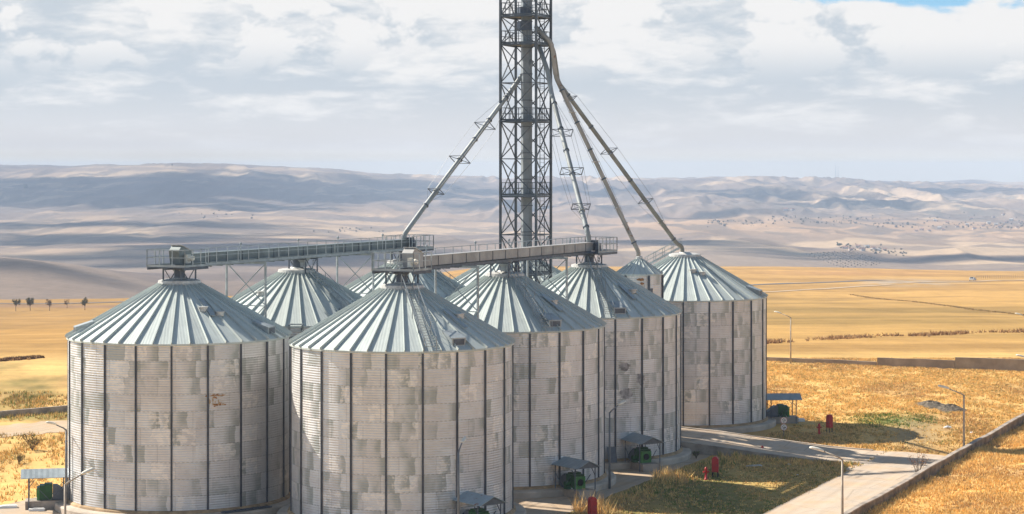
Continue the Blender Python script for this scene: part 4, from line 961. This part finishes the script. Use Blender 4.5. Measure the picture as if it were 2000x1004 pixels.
# ------------------------------------------------------------------ gravel heaps, litter
def heap(px, py, w_, d_, h_, label, seed):
    p = at(px, py); n, k = 26, 7; V_ = []; rr = np.random.default_rng(seed); Fc = []
    for i in range(k + 1):
        r_ = i / k
        for j in range(n):
            a = 2 * math.pi * j / n; s = r_ * (1 + .15 * math.sin(3 * a + seed) + rr.uniform(-.05, .05)); V_.append((w_ / 2 * s * math.cos(a), d_ / 2 * s * math.sin(a), h_ * (1 - r_ ** 1.6) * rr.uniform(.75, 1.1) - .08 * (i == k)))
    for i in range(k):
        for j in range(n): Fc.append((i * n + j, i * n + (j + 1) % n, (i + 1) * n + (j + 1) % n, (i + 1) * n + j))
    m = MB(); m.add(V_, Fc); tag(m.build('gravel_heap', GRAVEL, loc=p, smooth=False), label, 'heap', 'dark gravel heaps on the yellow grass')
heap(1818, 793, 3.2, 5.5, .55, 'left and farther of the two dark gravel heaps', 1)
heap(1856, 801, 3.1, 5.5, .6, 'right and nearer of the two dark gravel heaps', 2)
m = MB(); bl = [(rr.uniform(-1, 1), 0) for _ in range(3)]
def rag(px, py, s, label, seed):
    p = at(px, py); r2 = random.Random(seed); m = MB(); V_, Fc = [], []; n = 12
    for i, (r_, z_) in enumerate(((1, 0), (.95, .22), (.6, .42), (.15, .5))):
        for j in range(n): a = 2 * math.pi * j / n; q = r_ * r2.uniform(.75, 1.15); V_.append((s * q * math.cos(a), s * .7 * q * math.sin(a), s * z_ * r2.uniform(.8, 1.3)))
    for i in range(3):
        for j in range(n): Fc.append((i * n + j, i * n + (j + 1) % n, (i + 1) * n + (j + 1) % n, (i + 1) * n + j))
    Fc.append(tuple(range(3 * n, 4 * n))); m.add(V_, Fc); tag(m.build('plastic_bag', LITTER, loc=p), label, 'bag', 'litter in the grass')
rag(1851, 836, .38, 'crumpled white bag on the yellow grass left of the wall lamp', 1)
rag(1898, 846, .22, 'small white scrap right of the wall lamp', 2)
rag(1466, 893, .14, 'tiny white scrap near the ramp edge of the grass island', 3)
rag(1541, 907, .12, 'tiny white scrap at the right of the grass island', 4)
rag(1558, 928, .13, 'tiny white scrap low in the grass island near the road', 5)

# ------------------------------------------------------------------ grass
def region(x, y):
    v, w2 = to_vw(x, y)
    apron = ((v < 39) & (v > -23) & (w2 < 10.0) & (w2 > -28.2)) | ((v >= 38.3) & (v < 46.9) & (w2 < 22) & (w2 > -8))
    road = (w2 > 22.2) & (w2 < WW + .1) & (v < 47)
    ring = np.zeros(x.shape, bool)
    for (sx, sy) in (SA, SB, SC, SD, SE, SF, SG, SH): ring |= (x - sx) ** 2 + (y - sy) ** 2 < 9.2 ** 2
    fanE = (np.abs(x - 26.2) < 2.6) & (np.abs(y - 194.6) < 1.8)
    lw = (x > -80) & (x < -20) & (y > 184.5) & (y < 199)
    return apron | road | ring | fanE, v, w2
def blades(name, x, y, z, hgt, col, nb, label, wid=.038):
    n = len(x); k = n * nb; ix = np.repeat(np.arange(n), nb); a = RNG.uniform(0, 2 * np.pi, k); sp = RNG.uniform(0, .16, k)
    bx, by = x[ix] + sp * np.cos(a), y[ix] + sp * np.sin(a); h = hgt[ix] * RNG.uniform(.55, 1.15, k); ln = h * RNG.uniform(.1, .75, k); a2 = a + RNG.uniform(-.9, .9, k)
    wv = wid * RNG.uniform(.6, 1.4, k); b = RNG.uniform(0, 2 * np.pi, k)
    V_ = np.empty((k, 3, 3)); zb = z[ix] - .03
    V_[:, 0] = np.stack((bx - wv * np.cos(b), by - wv * np.sin(b), zb), 1); V_[:, 1] = np.stack((bx + wv * np.cos(b), by + wv * np.sin(b), zb), 1)
    V_[:, 2] = np.stack((bx + ln * np.cos(a2), by + ln * np.sin(a2), zb + h), 1)
    cc = col[ix] * RNG.uniform(.8, 1.2, (k, 1)); cc = np.repeat(cc[:, None], 3, 1)
    o = raw_mesh(name, V_.reshape(-1, 3), np.arange(k * 3).reshape(-1, 3), BLADES, cc.reshape(-1, 3)); tag(o, label, 'grass', None, 'stuff'); return o
def scatter(n, x0, x1, y0, y1):
    y = np.sqrt(RNG.uniform(y0 ** 2, y1 ** 2, n)); return RNG.uniform(x0, x1, n), y
Gd, Gb, Gg, Go = np.array((.86, .585, .225)), np.array((.60, .385, .175)), np.array((.17, .235, .05)), np.array((.38, .27, .09))
def pick(n, *cw):
    cs = np.array([c_ for c_, _ in cw]); pr = np.stack([np.broadcast_to(w_, (n,)) for _, w_ in cw], 1); pr = pr / pr.sum(1, keepdims=True)
    r_ = RNG.uniform(0, 1, (n, 1)); i = (r_ > np.cumsum(pr, 1)).sum(1); return cs[np.clip(i, 0, len(cs) - 1)]
# hillside in front
v = RNG.uniform(-40, 74, 170000); s = RNG.uniform(.2, 44, 170000); x = B0[0] + RV[0] * v + PV[0] * (WW + s); y = B0[1] + RV[1] * v + PV[1] * (WW + s)
ok = (np.abs(x / y) < .42) & (y > 85); x, y, s = x[ok], y[ok], s[ok]; cl = fbm(x / 2.5, y / 4, 3, 91); ok = cl > RNG.uniform(.1, .58, len(x)); x, y, cl, s = x[ok], y[ok], cl[ok], s[ok]
tone = fbm(x / 3.5, y / 8, 4, 82)
blades('hillside_grass', x, y, hill_z(x, y), (.12 + .26 * cl) * (1 + 1.3 * np.exp(-s / .8)), pick(len(x), (Gd, 1.0), (Gb, .10 + 1.0 * sstep(tone, .48, .66)), (Go, .08)), 6, 'tall orange dry grass on the slope in front of the diagonal wall')
# yard grass right of the silos
x, y = scatter(190000, 2, 68, 118, 262); bad, v, w2 = region(x, y); ok = ~bad & (np.abs(x / y) < .27) & (w2 < WW) & ((w2 > 9.5) | (v > 62))
x, y, v, w2 = x[ok], y[ok], v[ok], w2[ok]; isl = (w2 < 22.4) & (v < 39); n1 = fbm(x / 7, y / 14, 4, 51); n2 = fbm(x / 28, y / 50, 4, 52); cl = fbm(x / 1.6, y / 3, 3, 93)
px = x / y * F + 1000; py = Y0 + F * (CZ - G0) / y; bare = np.exp(-(((px - 1785) / 70) ** 4 + ((py - 848) / 26) ** 4))
ok = (cl > RNG.uniform(.1, .58, len(x))) & (RNG.uniform(0, 1, len(x)) > bare * .92); x, y, v, w2, isl, n1, n2, cl, px, py = [q[ok] for q in (x, y, v, w2, isl, n1, n2, cl, px, py)]
grn = np.exp(-(((px - 1745) / 62) ** 2 + ((py - 822) / 10) ** 2)); edge = np.exp(-((w2 - 11.0) / 1.6) ** 2) * (v < 39) + np.exp(-((v - 37.4) / 1.4) ** 2) * (w2 < 22)
col = np.where(isl[:, None], pick(len(x), (Gg, .15 + .9 * sstep(n1, .38, .6)), (Go, .6), (Gb, .5 + 1.0 * sstep(n2, .48, .64)), (Gd, .5 + 1.6 * edge)),
    pick(len(x), (Gd, 1.2 - .5 * sstep(n1, .5, .68)), (Gb, .12 + .7 * sstep(n1, .5, .68)), (Gg, .05 + 6 * grn), (Go, .2 + .7 * sstep(y, 205, 180))))
blades('yard_grass', x, y, np.full(len(x), G0), np.where(isl, .09 + .13 * cl + .25 * edge, .10 + .22 * cl), col, 5, 'dry and green grass in the yard right of the silos')
# left side
x, y = scatter(26000, -62, -24, 120, 222); bad, v, w2 = region(x, y); ok = ~bad & (np.abs(x / y) < .28) & ~((y > 186 + (x + 46) * .35) & (y < 196.5 + (x + 46) * .35) & (x < -20)) & (w2 < -26.5)
x, y = x[ok], y[ok]; cl = fbm(x / 2.0, y / 4, 3, 94); n1 = fbm(x / 7, y / 14, 4, 51); ok = cl > RNG.uniform(.25, .6, len(x)); x, y, cl, n1 = x[ok], y[ok], cl[ok], n1[ok]
blades('left_grass', x, y, np.full(len(x), G0), .2 + .3 * cl, pick(len(x), (Gd, .8), (Go, .4 + .8 * sstep(n1, .45, .6)), (Gb, .35), (Gg, .12 + .45 * (y > 198))), 4, 'mixed dry grass and weeds left of the left end silo')
# tall dry reeds
def reeds(px0, px1, py, n, hgt, label, sd=1.2):
    px = RNG.uniform(px0, px1, n); d = F * (CZ - G0) / (py - Y0) + RNG.normal(0, sd, n); x = (px - 1000) / F * d
    blades('dry_reeds', x, d, np.full(n, G0), np.full(n, hgt) * RNG.uniform(.5, 1.2, n), pick(n, (Gd * 1.15, 1), (Gb, .35)), 5, label, .025)
reeds(1120, 1190, 1000, 60, 1.4, 'tall pale dry reeds before the middle fan shelter')
reeds(1275, 1350, 935, 120, .9, 'pale dry weeds at the foot of the smudged silo')
reeds(1400, 1470, 880, 120, .6, 'dry weeds along the foot of the ramp wall')
# rough field margin between two fields
pts = [ground_px(q, w_) for q, w_ in ((1480, 672), (1600, 664), (1720, 656), (1800, 655), (1900, 651), (2080, 645))]; xs, ys = [], []
for a, b in zip(pts[:-1], pts[1:]):
    tt = RNG.uniform(0, 1, 500); xs.append(a.x + (b.x - a.x) * tt + RNG.normal(0, .5, 500)); ys.append(a.y + (b.y - a.y) * tt + RNG.normal(0, 1.5, 500))
x, y = np.concatenate(xs), np.concatenate(ys); kk = fbm(x / 6, y / 6, 3, 77) > RNG.uniform(.35, .75, len(x)); x, y = x[kk], y[kk]
blades('field_margin_reeds', x, y, height(x, y), np.full(len(x), .5) * RNG.uniform(.4, 1.5, len(x)), pick(len(x), (np.array((.34, .19, .08)), 1), (Gb, .6)), 5, 'brown dry reeds along the margin between two yellow fields', .08)
pts = [ground_px(q, w_) for q, w_ in ((1660, 575), (1780, 589), (1900, 605), (2060, 621))]
xs, ys = [], []
for a, b in zip(pts[:-1], pts[1:]):
    tt = RNG.uniform(0, 1, 500); xs.append(a.x + (b.x - a.x) * tt + RNG.normal(0, .4, 500)); ys.append(a.y + (b.y - a.y) * tt + RNG.normal(0, 1.2, 500))
x, y = np.concatenate(xs), np.concatenate(ys)
blades('ditch_weeds', x, y, height(x, y), np.full(len(x), .3) * RNG.uniform(.4, 1.3, len(x)), pick(len(x), (Gb * .8, 1), (Go, .6)), 4, 'thin brown line of weeds along a ditch across the far yellow field', .1)

# ------------------------------------------------------------------ shrubs and trees
def leaf_crown(name, parent, cpts, rad, n, size, cols, mat=LEAVES):
    V_, cc = [], []; rr = np.random.default_rng(n + int(rad * 100))
    ci = rr.integers(0, len(cpts), n); C_ = np.array(cpts)[ci]; d = rr.normal(size=(n, 3)); d /= np.linalg.norm(d, axis=1)[:, None]; p = C_ + d * (rad * rr.uniform(.15, 1, (n, 1)) ** .6) * np.array((1, 1, .85))
    e1 = rr.normal(size=(n, 3)); e1 /= np.linalg.norm(e1, axis=1)[:, None]; e2 = np.cross(e1, d); s = size * rr.uniform(.6, 1.4, (n, 1))
    V_ = np.stack((p - e1 * s, p + e2 * s * .6, p + e1 * s, p - e2 * s * .6), 1).reshape(-1, 3)
    cl = np.array(cols)[rr.integers(0, len(cols), n)] * rr.uniform(.75, 1.25, (n, 1)); cl = np.repeat(cl[:, None], 4, 1).reshape(-1, 3)
    o = raw_mesh(name, V_, np.arange(4 * n).reshape(-1, 4), mat, cl); o.parent = parent; return o
def tree(x, y, hgt, label, cols, group, dens=1.0, seed=1, spread=.3, name='young_tree'):
    z_ = float(height(x, y)); rr = random.Random(seed); t = thing(name, label, 'tree', (x, y, z_ - .05), rr.uniform(0, 6), group)
    m = MB(); th = hgt * .35; m.tube([(0, 0, 0), (.03, .02, th * .6), (.0, .05, th), (.05, .0, hgt * .7)], [hgt * .024, hgt * .019, hgt * .015, hgt * .006], 7); cps = []
    for k in range(9):
        a = rr.uniform(0, 6.28); z0 = th * rr.uniform(.7, 1.3); r_ = hgt * spread * rr.uniform(.5, 1.0); z1 = hgt * rr.uniform(.55, .95); e = Vector((r_ * math.cos(a), r_ * math.sin(a), z1))
        m.tube([(0, 0, z0), tuple(Vector((0, 0, z0)).lerp(e, .5) + Vector((0, 0, .05 * hgt))), tuple(e)], [hgt * .011, hgt * .008, hgt * .003], 5); cps += [tuple(e * .95), tuple(e * .8)]
    m.build('trunk', WOOD, t, smooth=True); leaf_crown('crown', t, cps, hgt * .14, int(900 * dens), hgt * .036, cols); return t
TG = [(.13, .115, .035), (.10, .10, .03), (.17, .125, .05)]; TB = [(.20, .13, .08), (.16, .11, .06)]
for i, (px, py, hp, cols, dn, lab) in enumerate(((31, 608, 26, TG, .9, 'leftmost young tree of the row at the left field edge'), (59, 607, 27, TG, 1.3, 'second young tree of the left row, the fullest olive crown'), (97, 607, 25, TB, .5, 'third young tree of the left row, brownish and thin'), (131, 602, 19, TB, .35, 'smallest and thinnest tree of the left row'), (166, 606, 26, TG, .8, 'young tree of the left row nearest the silo roof, wide low branches'))):
    g = ground_px(px, py); tree(g.x, g.y, hp * g.y / F, lab, cols, 'young trees along the left field', dn, i + 3)
def bush(px, py, hgt, wid, label, cols, n, name='bush', stems=14, leaf=.05):
    p = at(px, py); t = thing(name, label, 'bush', p); m = MB(); rr = random.Random(n); cps = []
    for k in range(stems):
        a = rr.uniform(0, 6.28); r_ = wid * rr.uniform(.15, .5); e = Vector((r_ * math.cos(a), r_ * math.sin(a), hgt * rr.uniform(.5, 1.0))); m.tube([(0, 0, 0), tuple(e * .5 + Vector((0, 0, .08))), tuple(e)], [.02, .015, .005], 5); cps.append(tuple(e * .85))
        for q in range(3): b = e * rr.uniform(.5, .9); c_ = b + Vector((rr.uniform(-.2, .2), rr.uniform(-.2, .2), rr.uniform(.05, .3))); m.tube([tuple(b), tuple(c_)], [.01, .004], 4)
    m.build('branch', WOOD if leaf < .1 else WOOD, t); leaf_crown('foliage', t, cps, wid * .22, n, leaf, cols)
bush(63, 880, 1.5, 2.2, 'olive green bush below the dirt track on the left', [(.12, .11, .03), (.17, .12, .045)], 900)
bush(36, 906, .8, 1.4, 'low olive tuft left of the olive bush', [(.15, .13, .04)], 260)
bush(1400 - 40, 896, .7, .6, 'small green weed at the foot of the ramp wall', [(.07, .12, .02)], 160)
p = at(1795, 925); 
bush(1793, 932, 2.2, 1.8, 'thin reddish dry shrub standing against the diagonal wall', [(.42, .19, .07), (.36, .15, .06)], 230, 'dry_shrub', 16, .045)

# far hamlet and hillside village
def house(px, py, wpx, label, group, seed, dmin=1300):
    g = ground_px(px, py, dmin); wd = wpx * g.y / F; rr = random.Random(seed); t = thing('far_house', label, 'house', (g.x, g.y, g.z - .5), rr.uniform(-.6, .6), group)
    dp, h_ = wd * .75, wd * .42 + .5; m = MB(); m.box((0, 0, h_ / 2), (wd, dp, h_)); m.build('wall', HOUSEW, t)
    m = MB(); e = .3; zr = h_ + wd * .24; V_ = [(-wd / 2 - e, -dp / 2 - e, h_), (wd / 2 + e, -dp / 2 - e, h_), (wd / 2 + e, dp / 2 + e, h_), (-wd / 2 - e, dp / 2 + e, h_), (-wd / 2 - e, 0, zr), (wd / 2 + e, 0, zr)]
    m.add(V_, [(0, 1, 5, 4), (2, 3, 4, 5), (0, 4, 3), (1, 2, 5), (3, 2, 1, 0)]); m.build('roof', HOUSER if rr.random() < .7 else COLLAR, t)
ham = [(1651, 486, 9), (1662, 489, 8), (1676, 483, 8), (1684, 490, 10), (1693, 484, 9), (1706, 487, 8), (1716, 490, 7), (1728, 489, 7)]
for i, (a, b, c_) in enumerate(ham): house(a, b, c_, 'tiny house in the shaded hamlet in the valley on the right', 'houses of the hamlet in the valley', 100 + i)
vil = [(1790, 452, 6), (1800, 450, 7), (1815, 452, 6), (1835, 447, 7), (1842, 450, 6), (1826, 432, 6), (1850, 436, 6), (1870, 444, 6), (1889, 440, 6), (1903, 448, 7), (1920, 442, 6), (1931, 437, 7), (1945, 440, 7), (1952, 444, 6), (1964, 436, 6), (1975, 431, 7), (1986, 445, 6), (1992, 438, 6), (1898, 428, 6), (1940, 425, 6), (1960, 420, 6), (1535, 412, 9), (1548, 411, 7)]
for i, (a, b, c_) in enumerate(vil): house(a, b, c_, 'tiny pale house of the village scattered on the far right hillside', 'houses of the far hillside village', 200 + i, 2500)
def clump(V_, cc, p, r_, col, rr):
    n = 26; d = rr.normal(size=(n, 3)); d /= np.linalg.norm(d, axis=1)[:, None]; q = np.array(p) + d * r_ * rr.uniform(.3, 1, (n, 1)) * np.array((1, 1, .8)) + np.array((0, 0, r_ * .7)); e1 = rr.normal(size=(n, 3)); e1 /= np.linalg.norm(e1, axis=1)[:, None]; e2 = np.cross(e1, d); s = r_ * .45
    V_.append(np.stack((q - e1 * s, q + e2 * s, q + e1 * s, q - e2 * s), 1).reshape(-1, 3)); cc.append(np.tile(np.array(col) * rr.uniform(.7, 1.3), (4 * n, 1)))
V_, cc = [], []; rr_ = np.random.default_rng(3); pc = (.14, .125, .085)
for k in range(270):
    px, py = rr_.uniform(1380, 2040), rr_.normal(438, 11) + 0
    line = 436 + (px - 1700) * .018
    if px < 1700: py = line + abs(rr_.normal(0, 5)) - 14 * rr_.random() * (px > 1500)
    else: py = line + 8 - abs(rr_.normal(0, 13))
    g = ground_px(px, py, 2600); clump(V_, cc, (g.x, g.y, g.z), rr_.uniform(.8, 2.6) * (1.25 if rr_.random() < .2 else .8), pc, rr_)
for k in range(60):
    px, py = rr_.uniform(1640, 1770), 0; py = 480 + (px - 1640) * .13 + rr_.normal(0, 3.5); g = ground_px(px, py, 1300); clump(V_, cc, (g.x, g.y, g.z), rr_.uniform(.8, 1.8), pc, rr_)
for k in range(11):
    px, py = rr_.normal(430, 60), rr_.normal(420, 5); g = ground_px(px, py, 2600); clump(V_, cc, (g.x, g.y, g.z), rr_.uniform(1.2, 2.8), pc, rr_)
for k in range(14):
    px, py = rr_.normal(690, 40), rr_.normal(452, 5); g = ground_px(px, py, 2300); clump(V_, cc, (g.x, g.y, g.z), rr_.uniform(1, 2), pc, rr_)
for r_ in range(9):                                          # orchard rows below the hamlet
    for k in range(14):
        px, py = 1585 + r_ * 11 + k * 5.5 - 10, 497 + k * 2.0 - r_ * .9
        if px > 1720: continue
        g = ground_px(px + rr_.normal(0, 1), py, 1300); clump(V_, cc, (g.x, g.y, g.z), rr_.uniform(.6, 1.0), pc, rr_)
V_ = np.concatenate(V_); tag(raw_mesh('far_scrub', V_, np.arange(len(V_)).reshape(-1, 4), LEAVES, np.concatenate(cc)), 'dark scrub and orchard trees dotted over the far valley sides', 'scrub', None, 'stuff')
g = ground_px(1639, 484, 1300); tree(g.x, g.y, 7.5, 'single large dark tree left of the valley hamlet', [(.06, .09, .04), (.08, .10, .04)], None, 2.5, 77, .38, 'broadleaf_tree')
g = ground_px(336, 325.5, 4000, 7400); tree(g.x, g.y, 8, 'lone tree standing on the left skyline', [(.06, .07, .04)], None, 1.2, 78, .35, 'broadleaf_tree')
g = ground_px(50, 372, 3000); tree(g.x, g.y, 14, 'dark tree high on the left hillside', [(.06, .08, .04)], None, 2, 79, .3, 'poplar_tree')

# white car, fence by the far road, skyline masts
g = ground_px(1900, 549); t = thing('parked_car', 'small white car on the far track among the yellow fields', 'car', g + Vector((0, 0, .1)), R(62))
m = MB(); pr = [(-2.1, .35), (2.1, .35), (2.15, .75), (1.2, .95), (.5, 1.45), (-1.2, 1.5), (-2.0, 1.05), (-2.15, .7)]; n = len(pr)
m.add([(x, -.85, z_) for x, z_ in pr] + [(x, .85, z_) for x, z_ in pr], [tuple(range(n)), tuple(range(2 * n - 1, n - 1, -1))] + [(i, i + n, (i + 1) % n + n, (i + 1) % n) for i in range(n)]); m.build('body', WHITE, t)
m = MB()
for s in (-.86, .86): m.add([(1.0, s, 1.0), (.45, s, 1.38), (-1.15, s, 1.42), (-1.7, s, 1.05)], [(0, 1, 2, 3)])
m.add([(1.22, -.7, .97), (1.22, .7, .97), (.54, .7, 1.45), (.54, -.7, 1.45)], [(0, 1, 2, 3)]); m.add([(-2.04, -.7, 1.06), (-2.04, .7, 1.06), (-1.24, .7, 1.5), (-1.24, -.7, 1.5)], [(0, 1, 2, 3)]); m.build('window', GLASS, t)
for sx in (-1.35, 1.35):
    for sy in (-.8, .8): m = MB(); m.tube([(sx, sy - .1, .32), (sx, sy + .1, .32)], .32, 14); m.build('wheel', TYRE, t)
t = thing('post_fence', 'row of thin posts along the far track behind the white car', 'fence', (0, 0, 0)); m = MB(); prev = None; m2 = MB()
for k in range(30):
    px = 1908 + k * 4.2; g = ground_px(px, 545 - k * .12); mp = MB(); mp.bar(g, g + Vector((0, 0, 1.5)), .12); mp.build('post', WOOD, t)
    if prev is not None: m2.bar(prev + Vector((0, 0, 1.2)), g + Vector((0, 0, 1.2)), .03)
    prev = g
m2.build('wire', WIRE, t)
for px, hp, lab in ((1632, 27, 'left of two faint thin masts on the right skyline'), (1637, 22, 'right and shorter of two faint thin masts on the right skyline')):
    d = 9000.0; x = (px - 1000) / F * d; z_ = float(height(x, d)); m = MB()
    m.tube([(0, 0, 0), (0, 0, 15 + hp * d / F)], [1.2, .5], 6)
    for k in range(5): m.box((0, 0, 18 + k * 11), (3.0, 3.0, .5))
    tag(m.build('radio_mast', GALV, loc=(x, d, z_)), lab, 'mast', 'masts on the skyline')
# stones along the near field edge on the left
rk = np.random.default_rng(5); m = MB()
xs = RNG.uniform(-4, 78, 420); g0 = ground_px(5, 704); g1 = ground_px(78, 699); tt = (xs + 4) / 82
x = g0.x + (g1.x - g0.x) * tt + RNG.normal(0, .3, 420); y = g0.y + (g1.y - g0.y) * tt + RNG.normal(0, 1.2, 420)
blades('cut_straw_heaps', x, y, height(x, y), np.full(420, .35), pick(420, (np.array((.16, .085, .04)), 1), (Gb, .6)), 5, 'dark brown line of old straw across the left field', .12)

# ------------------------------------------------------------------ clouds: unseen puff heaps added above the frame to shade the far hills
cm = bpy.data.materials.new('cloud_white'); cm.use_nodes = True; b_ = cm.node_tree.nodes['Principled BSDF']; b_.inputs['Base Color'].default_value = (.85, .86, .88, 1); b_.inputs['Roughness'].default_value = 1; b_.inputs['Specular IOR Level'].default_value = 0
def cloud(px, py, rx, ry, seed, dmin=1250, alt=4800.0):
    """a cumulus whose shadow falls round the ground point seen at (px, py)"""
    g = ground_px(px, py, dmin); k = (alt - g.z) / sdir.z; c0 = Vector((g.x, g.y, g.z)) + sdir * k
    rr = np.random.default_rng(seed); nu, nv = 18, 9; A, Bv = np.meshgrid(np.linspace(0, 2 * np.pi, nu, endpoint=False), np.linspace(-np.pi / 2, np.pi / 2, nv), indexing='ij')
    ux, uy, uz = np.cos(A) * np.cos(Bv), np.sin(A) * np.cos(Bv), np.sin(Bv); ii = np.arange(nu * nv).reshape(nu, nv); j2 = np.roll(ii, -1, 0)
    Fb = np.stack((ii[:, :-1], j2[:, :-1], j2[:, 1:], ii[:, 1:]), -1).reshape(-1, 4); VV, FF = [], []
    for q in range(230):                                     # ragged heap of puffs, thinning out to the rim
        t_ = rr.uniform(0, 1) ** .6 * 1.25; a = rr.uniform(0, 6.283); lob = .75 + .45 * math.sin(2 * a + seed) * math.sin(3 * a + 2 * seed)
        sz = min(rx, ry) * rr.uniform(.04, .17) * (1.3 - .75 * min(t_, 1)); cx_, cy_ = rx * t_ * lob * math.cos(a), ry * t_ * lob * math.sin(a)
        VV.append(np.stack((cx_ + ux * sz * 1.6, cy_ + uy * sz, np.where(uz > 0, uz * sz * .8, uz * sz * .25)), -1).reshape(-1, 3)); FF.append(Fb + q * nu * nv)
    Vv, Fq = np.concatenate(VV), np.concatenate(FF)
    o = raw_mesh('cloud', Vv, Fq, cm, None, True); o.location = c0; o['kind'] = 'structure'
for i, q in enumerate(((330, 362, 640, 620), (60, 372, 380, 480), (640, 372, 360, 420), (870, 368, 330, 260), (120, 395, 380, 300),
                       (160, 470, 260, 300), (430, 480, 200, 210), (60, 440, 260, 160), (1560, 497, 110, 130), (1900, 502, 210, 110), (1700, 508, 130, 60), (1480, 378, 300, 240), (1850, 372, 320, 200), (1180, 372, 220, 220), (560, 505, 180, 160), (1330, 470, 170, 110), (300, 440, 330, 150), (700, 470, 200, 110), (1000, 400, 260, 180), (1650, 395, 260, 200), (1400, 420, 160, 110), (820, 500, 150, 120), (260, 500, 260, 90))):
    cloud(*q, i + 1)
cloud(230, 520, 120, 70, 40, 1150); cloud(20, 515, 90, 60, 41, 1150)

# ------------------------------------------------------------------ haze over the valley
m = MB(); m.box((0, 4600, -70), (24000, 11600, 2 * 140)); hz = m.build('haze', cm); hz['kind'] = 'stuff'
hm = bpy.data.materials.new('haze_air'); hm.use_nodes = True; hn = hm.node_tree; hn.nodes.clear(); out = hn.nodes.new('ShaderNodeOutputMaterial'); pv = hn.nodes.new('ShaderNodeVolumePrincipled')
pv.inputs['Color'].default_value = (.65, .785, 1.0, 1); pv.inputs['Density'].default_value = 1.4e-4; pv.inputs['Anisotropy'].default_value = .1
hn.links.new(pv.outputs[0], out.inputs['Volume']); hz.data.materials.clear(); hz.data.materials.append(hm)
zmin = float(Z.min())
for v in hz.data.vertices: v.co.z = (zmin - 1.0) if v.co.z < -71 else max(70.0, float(Z.max()) + 14)
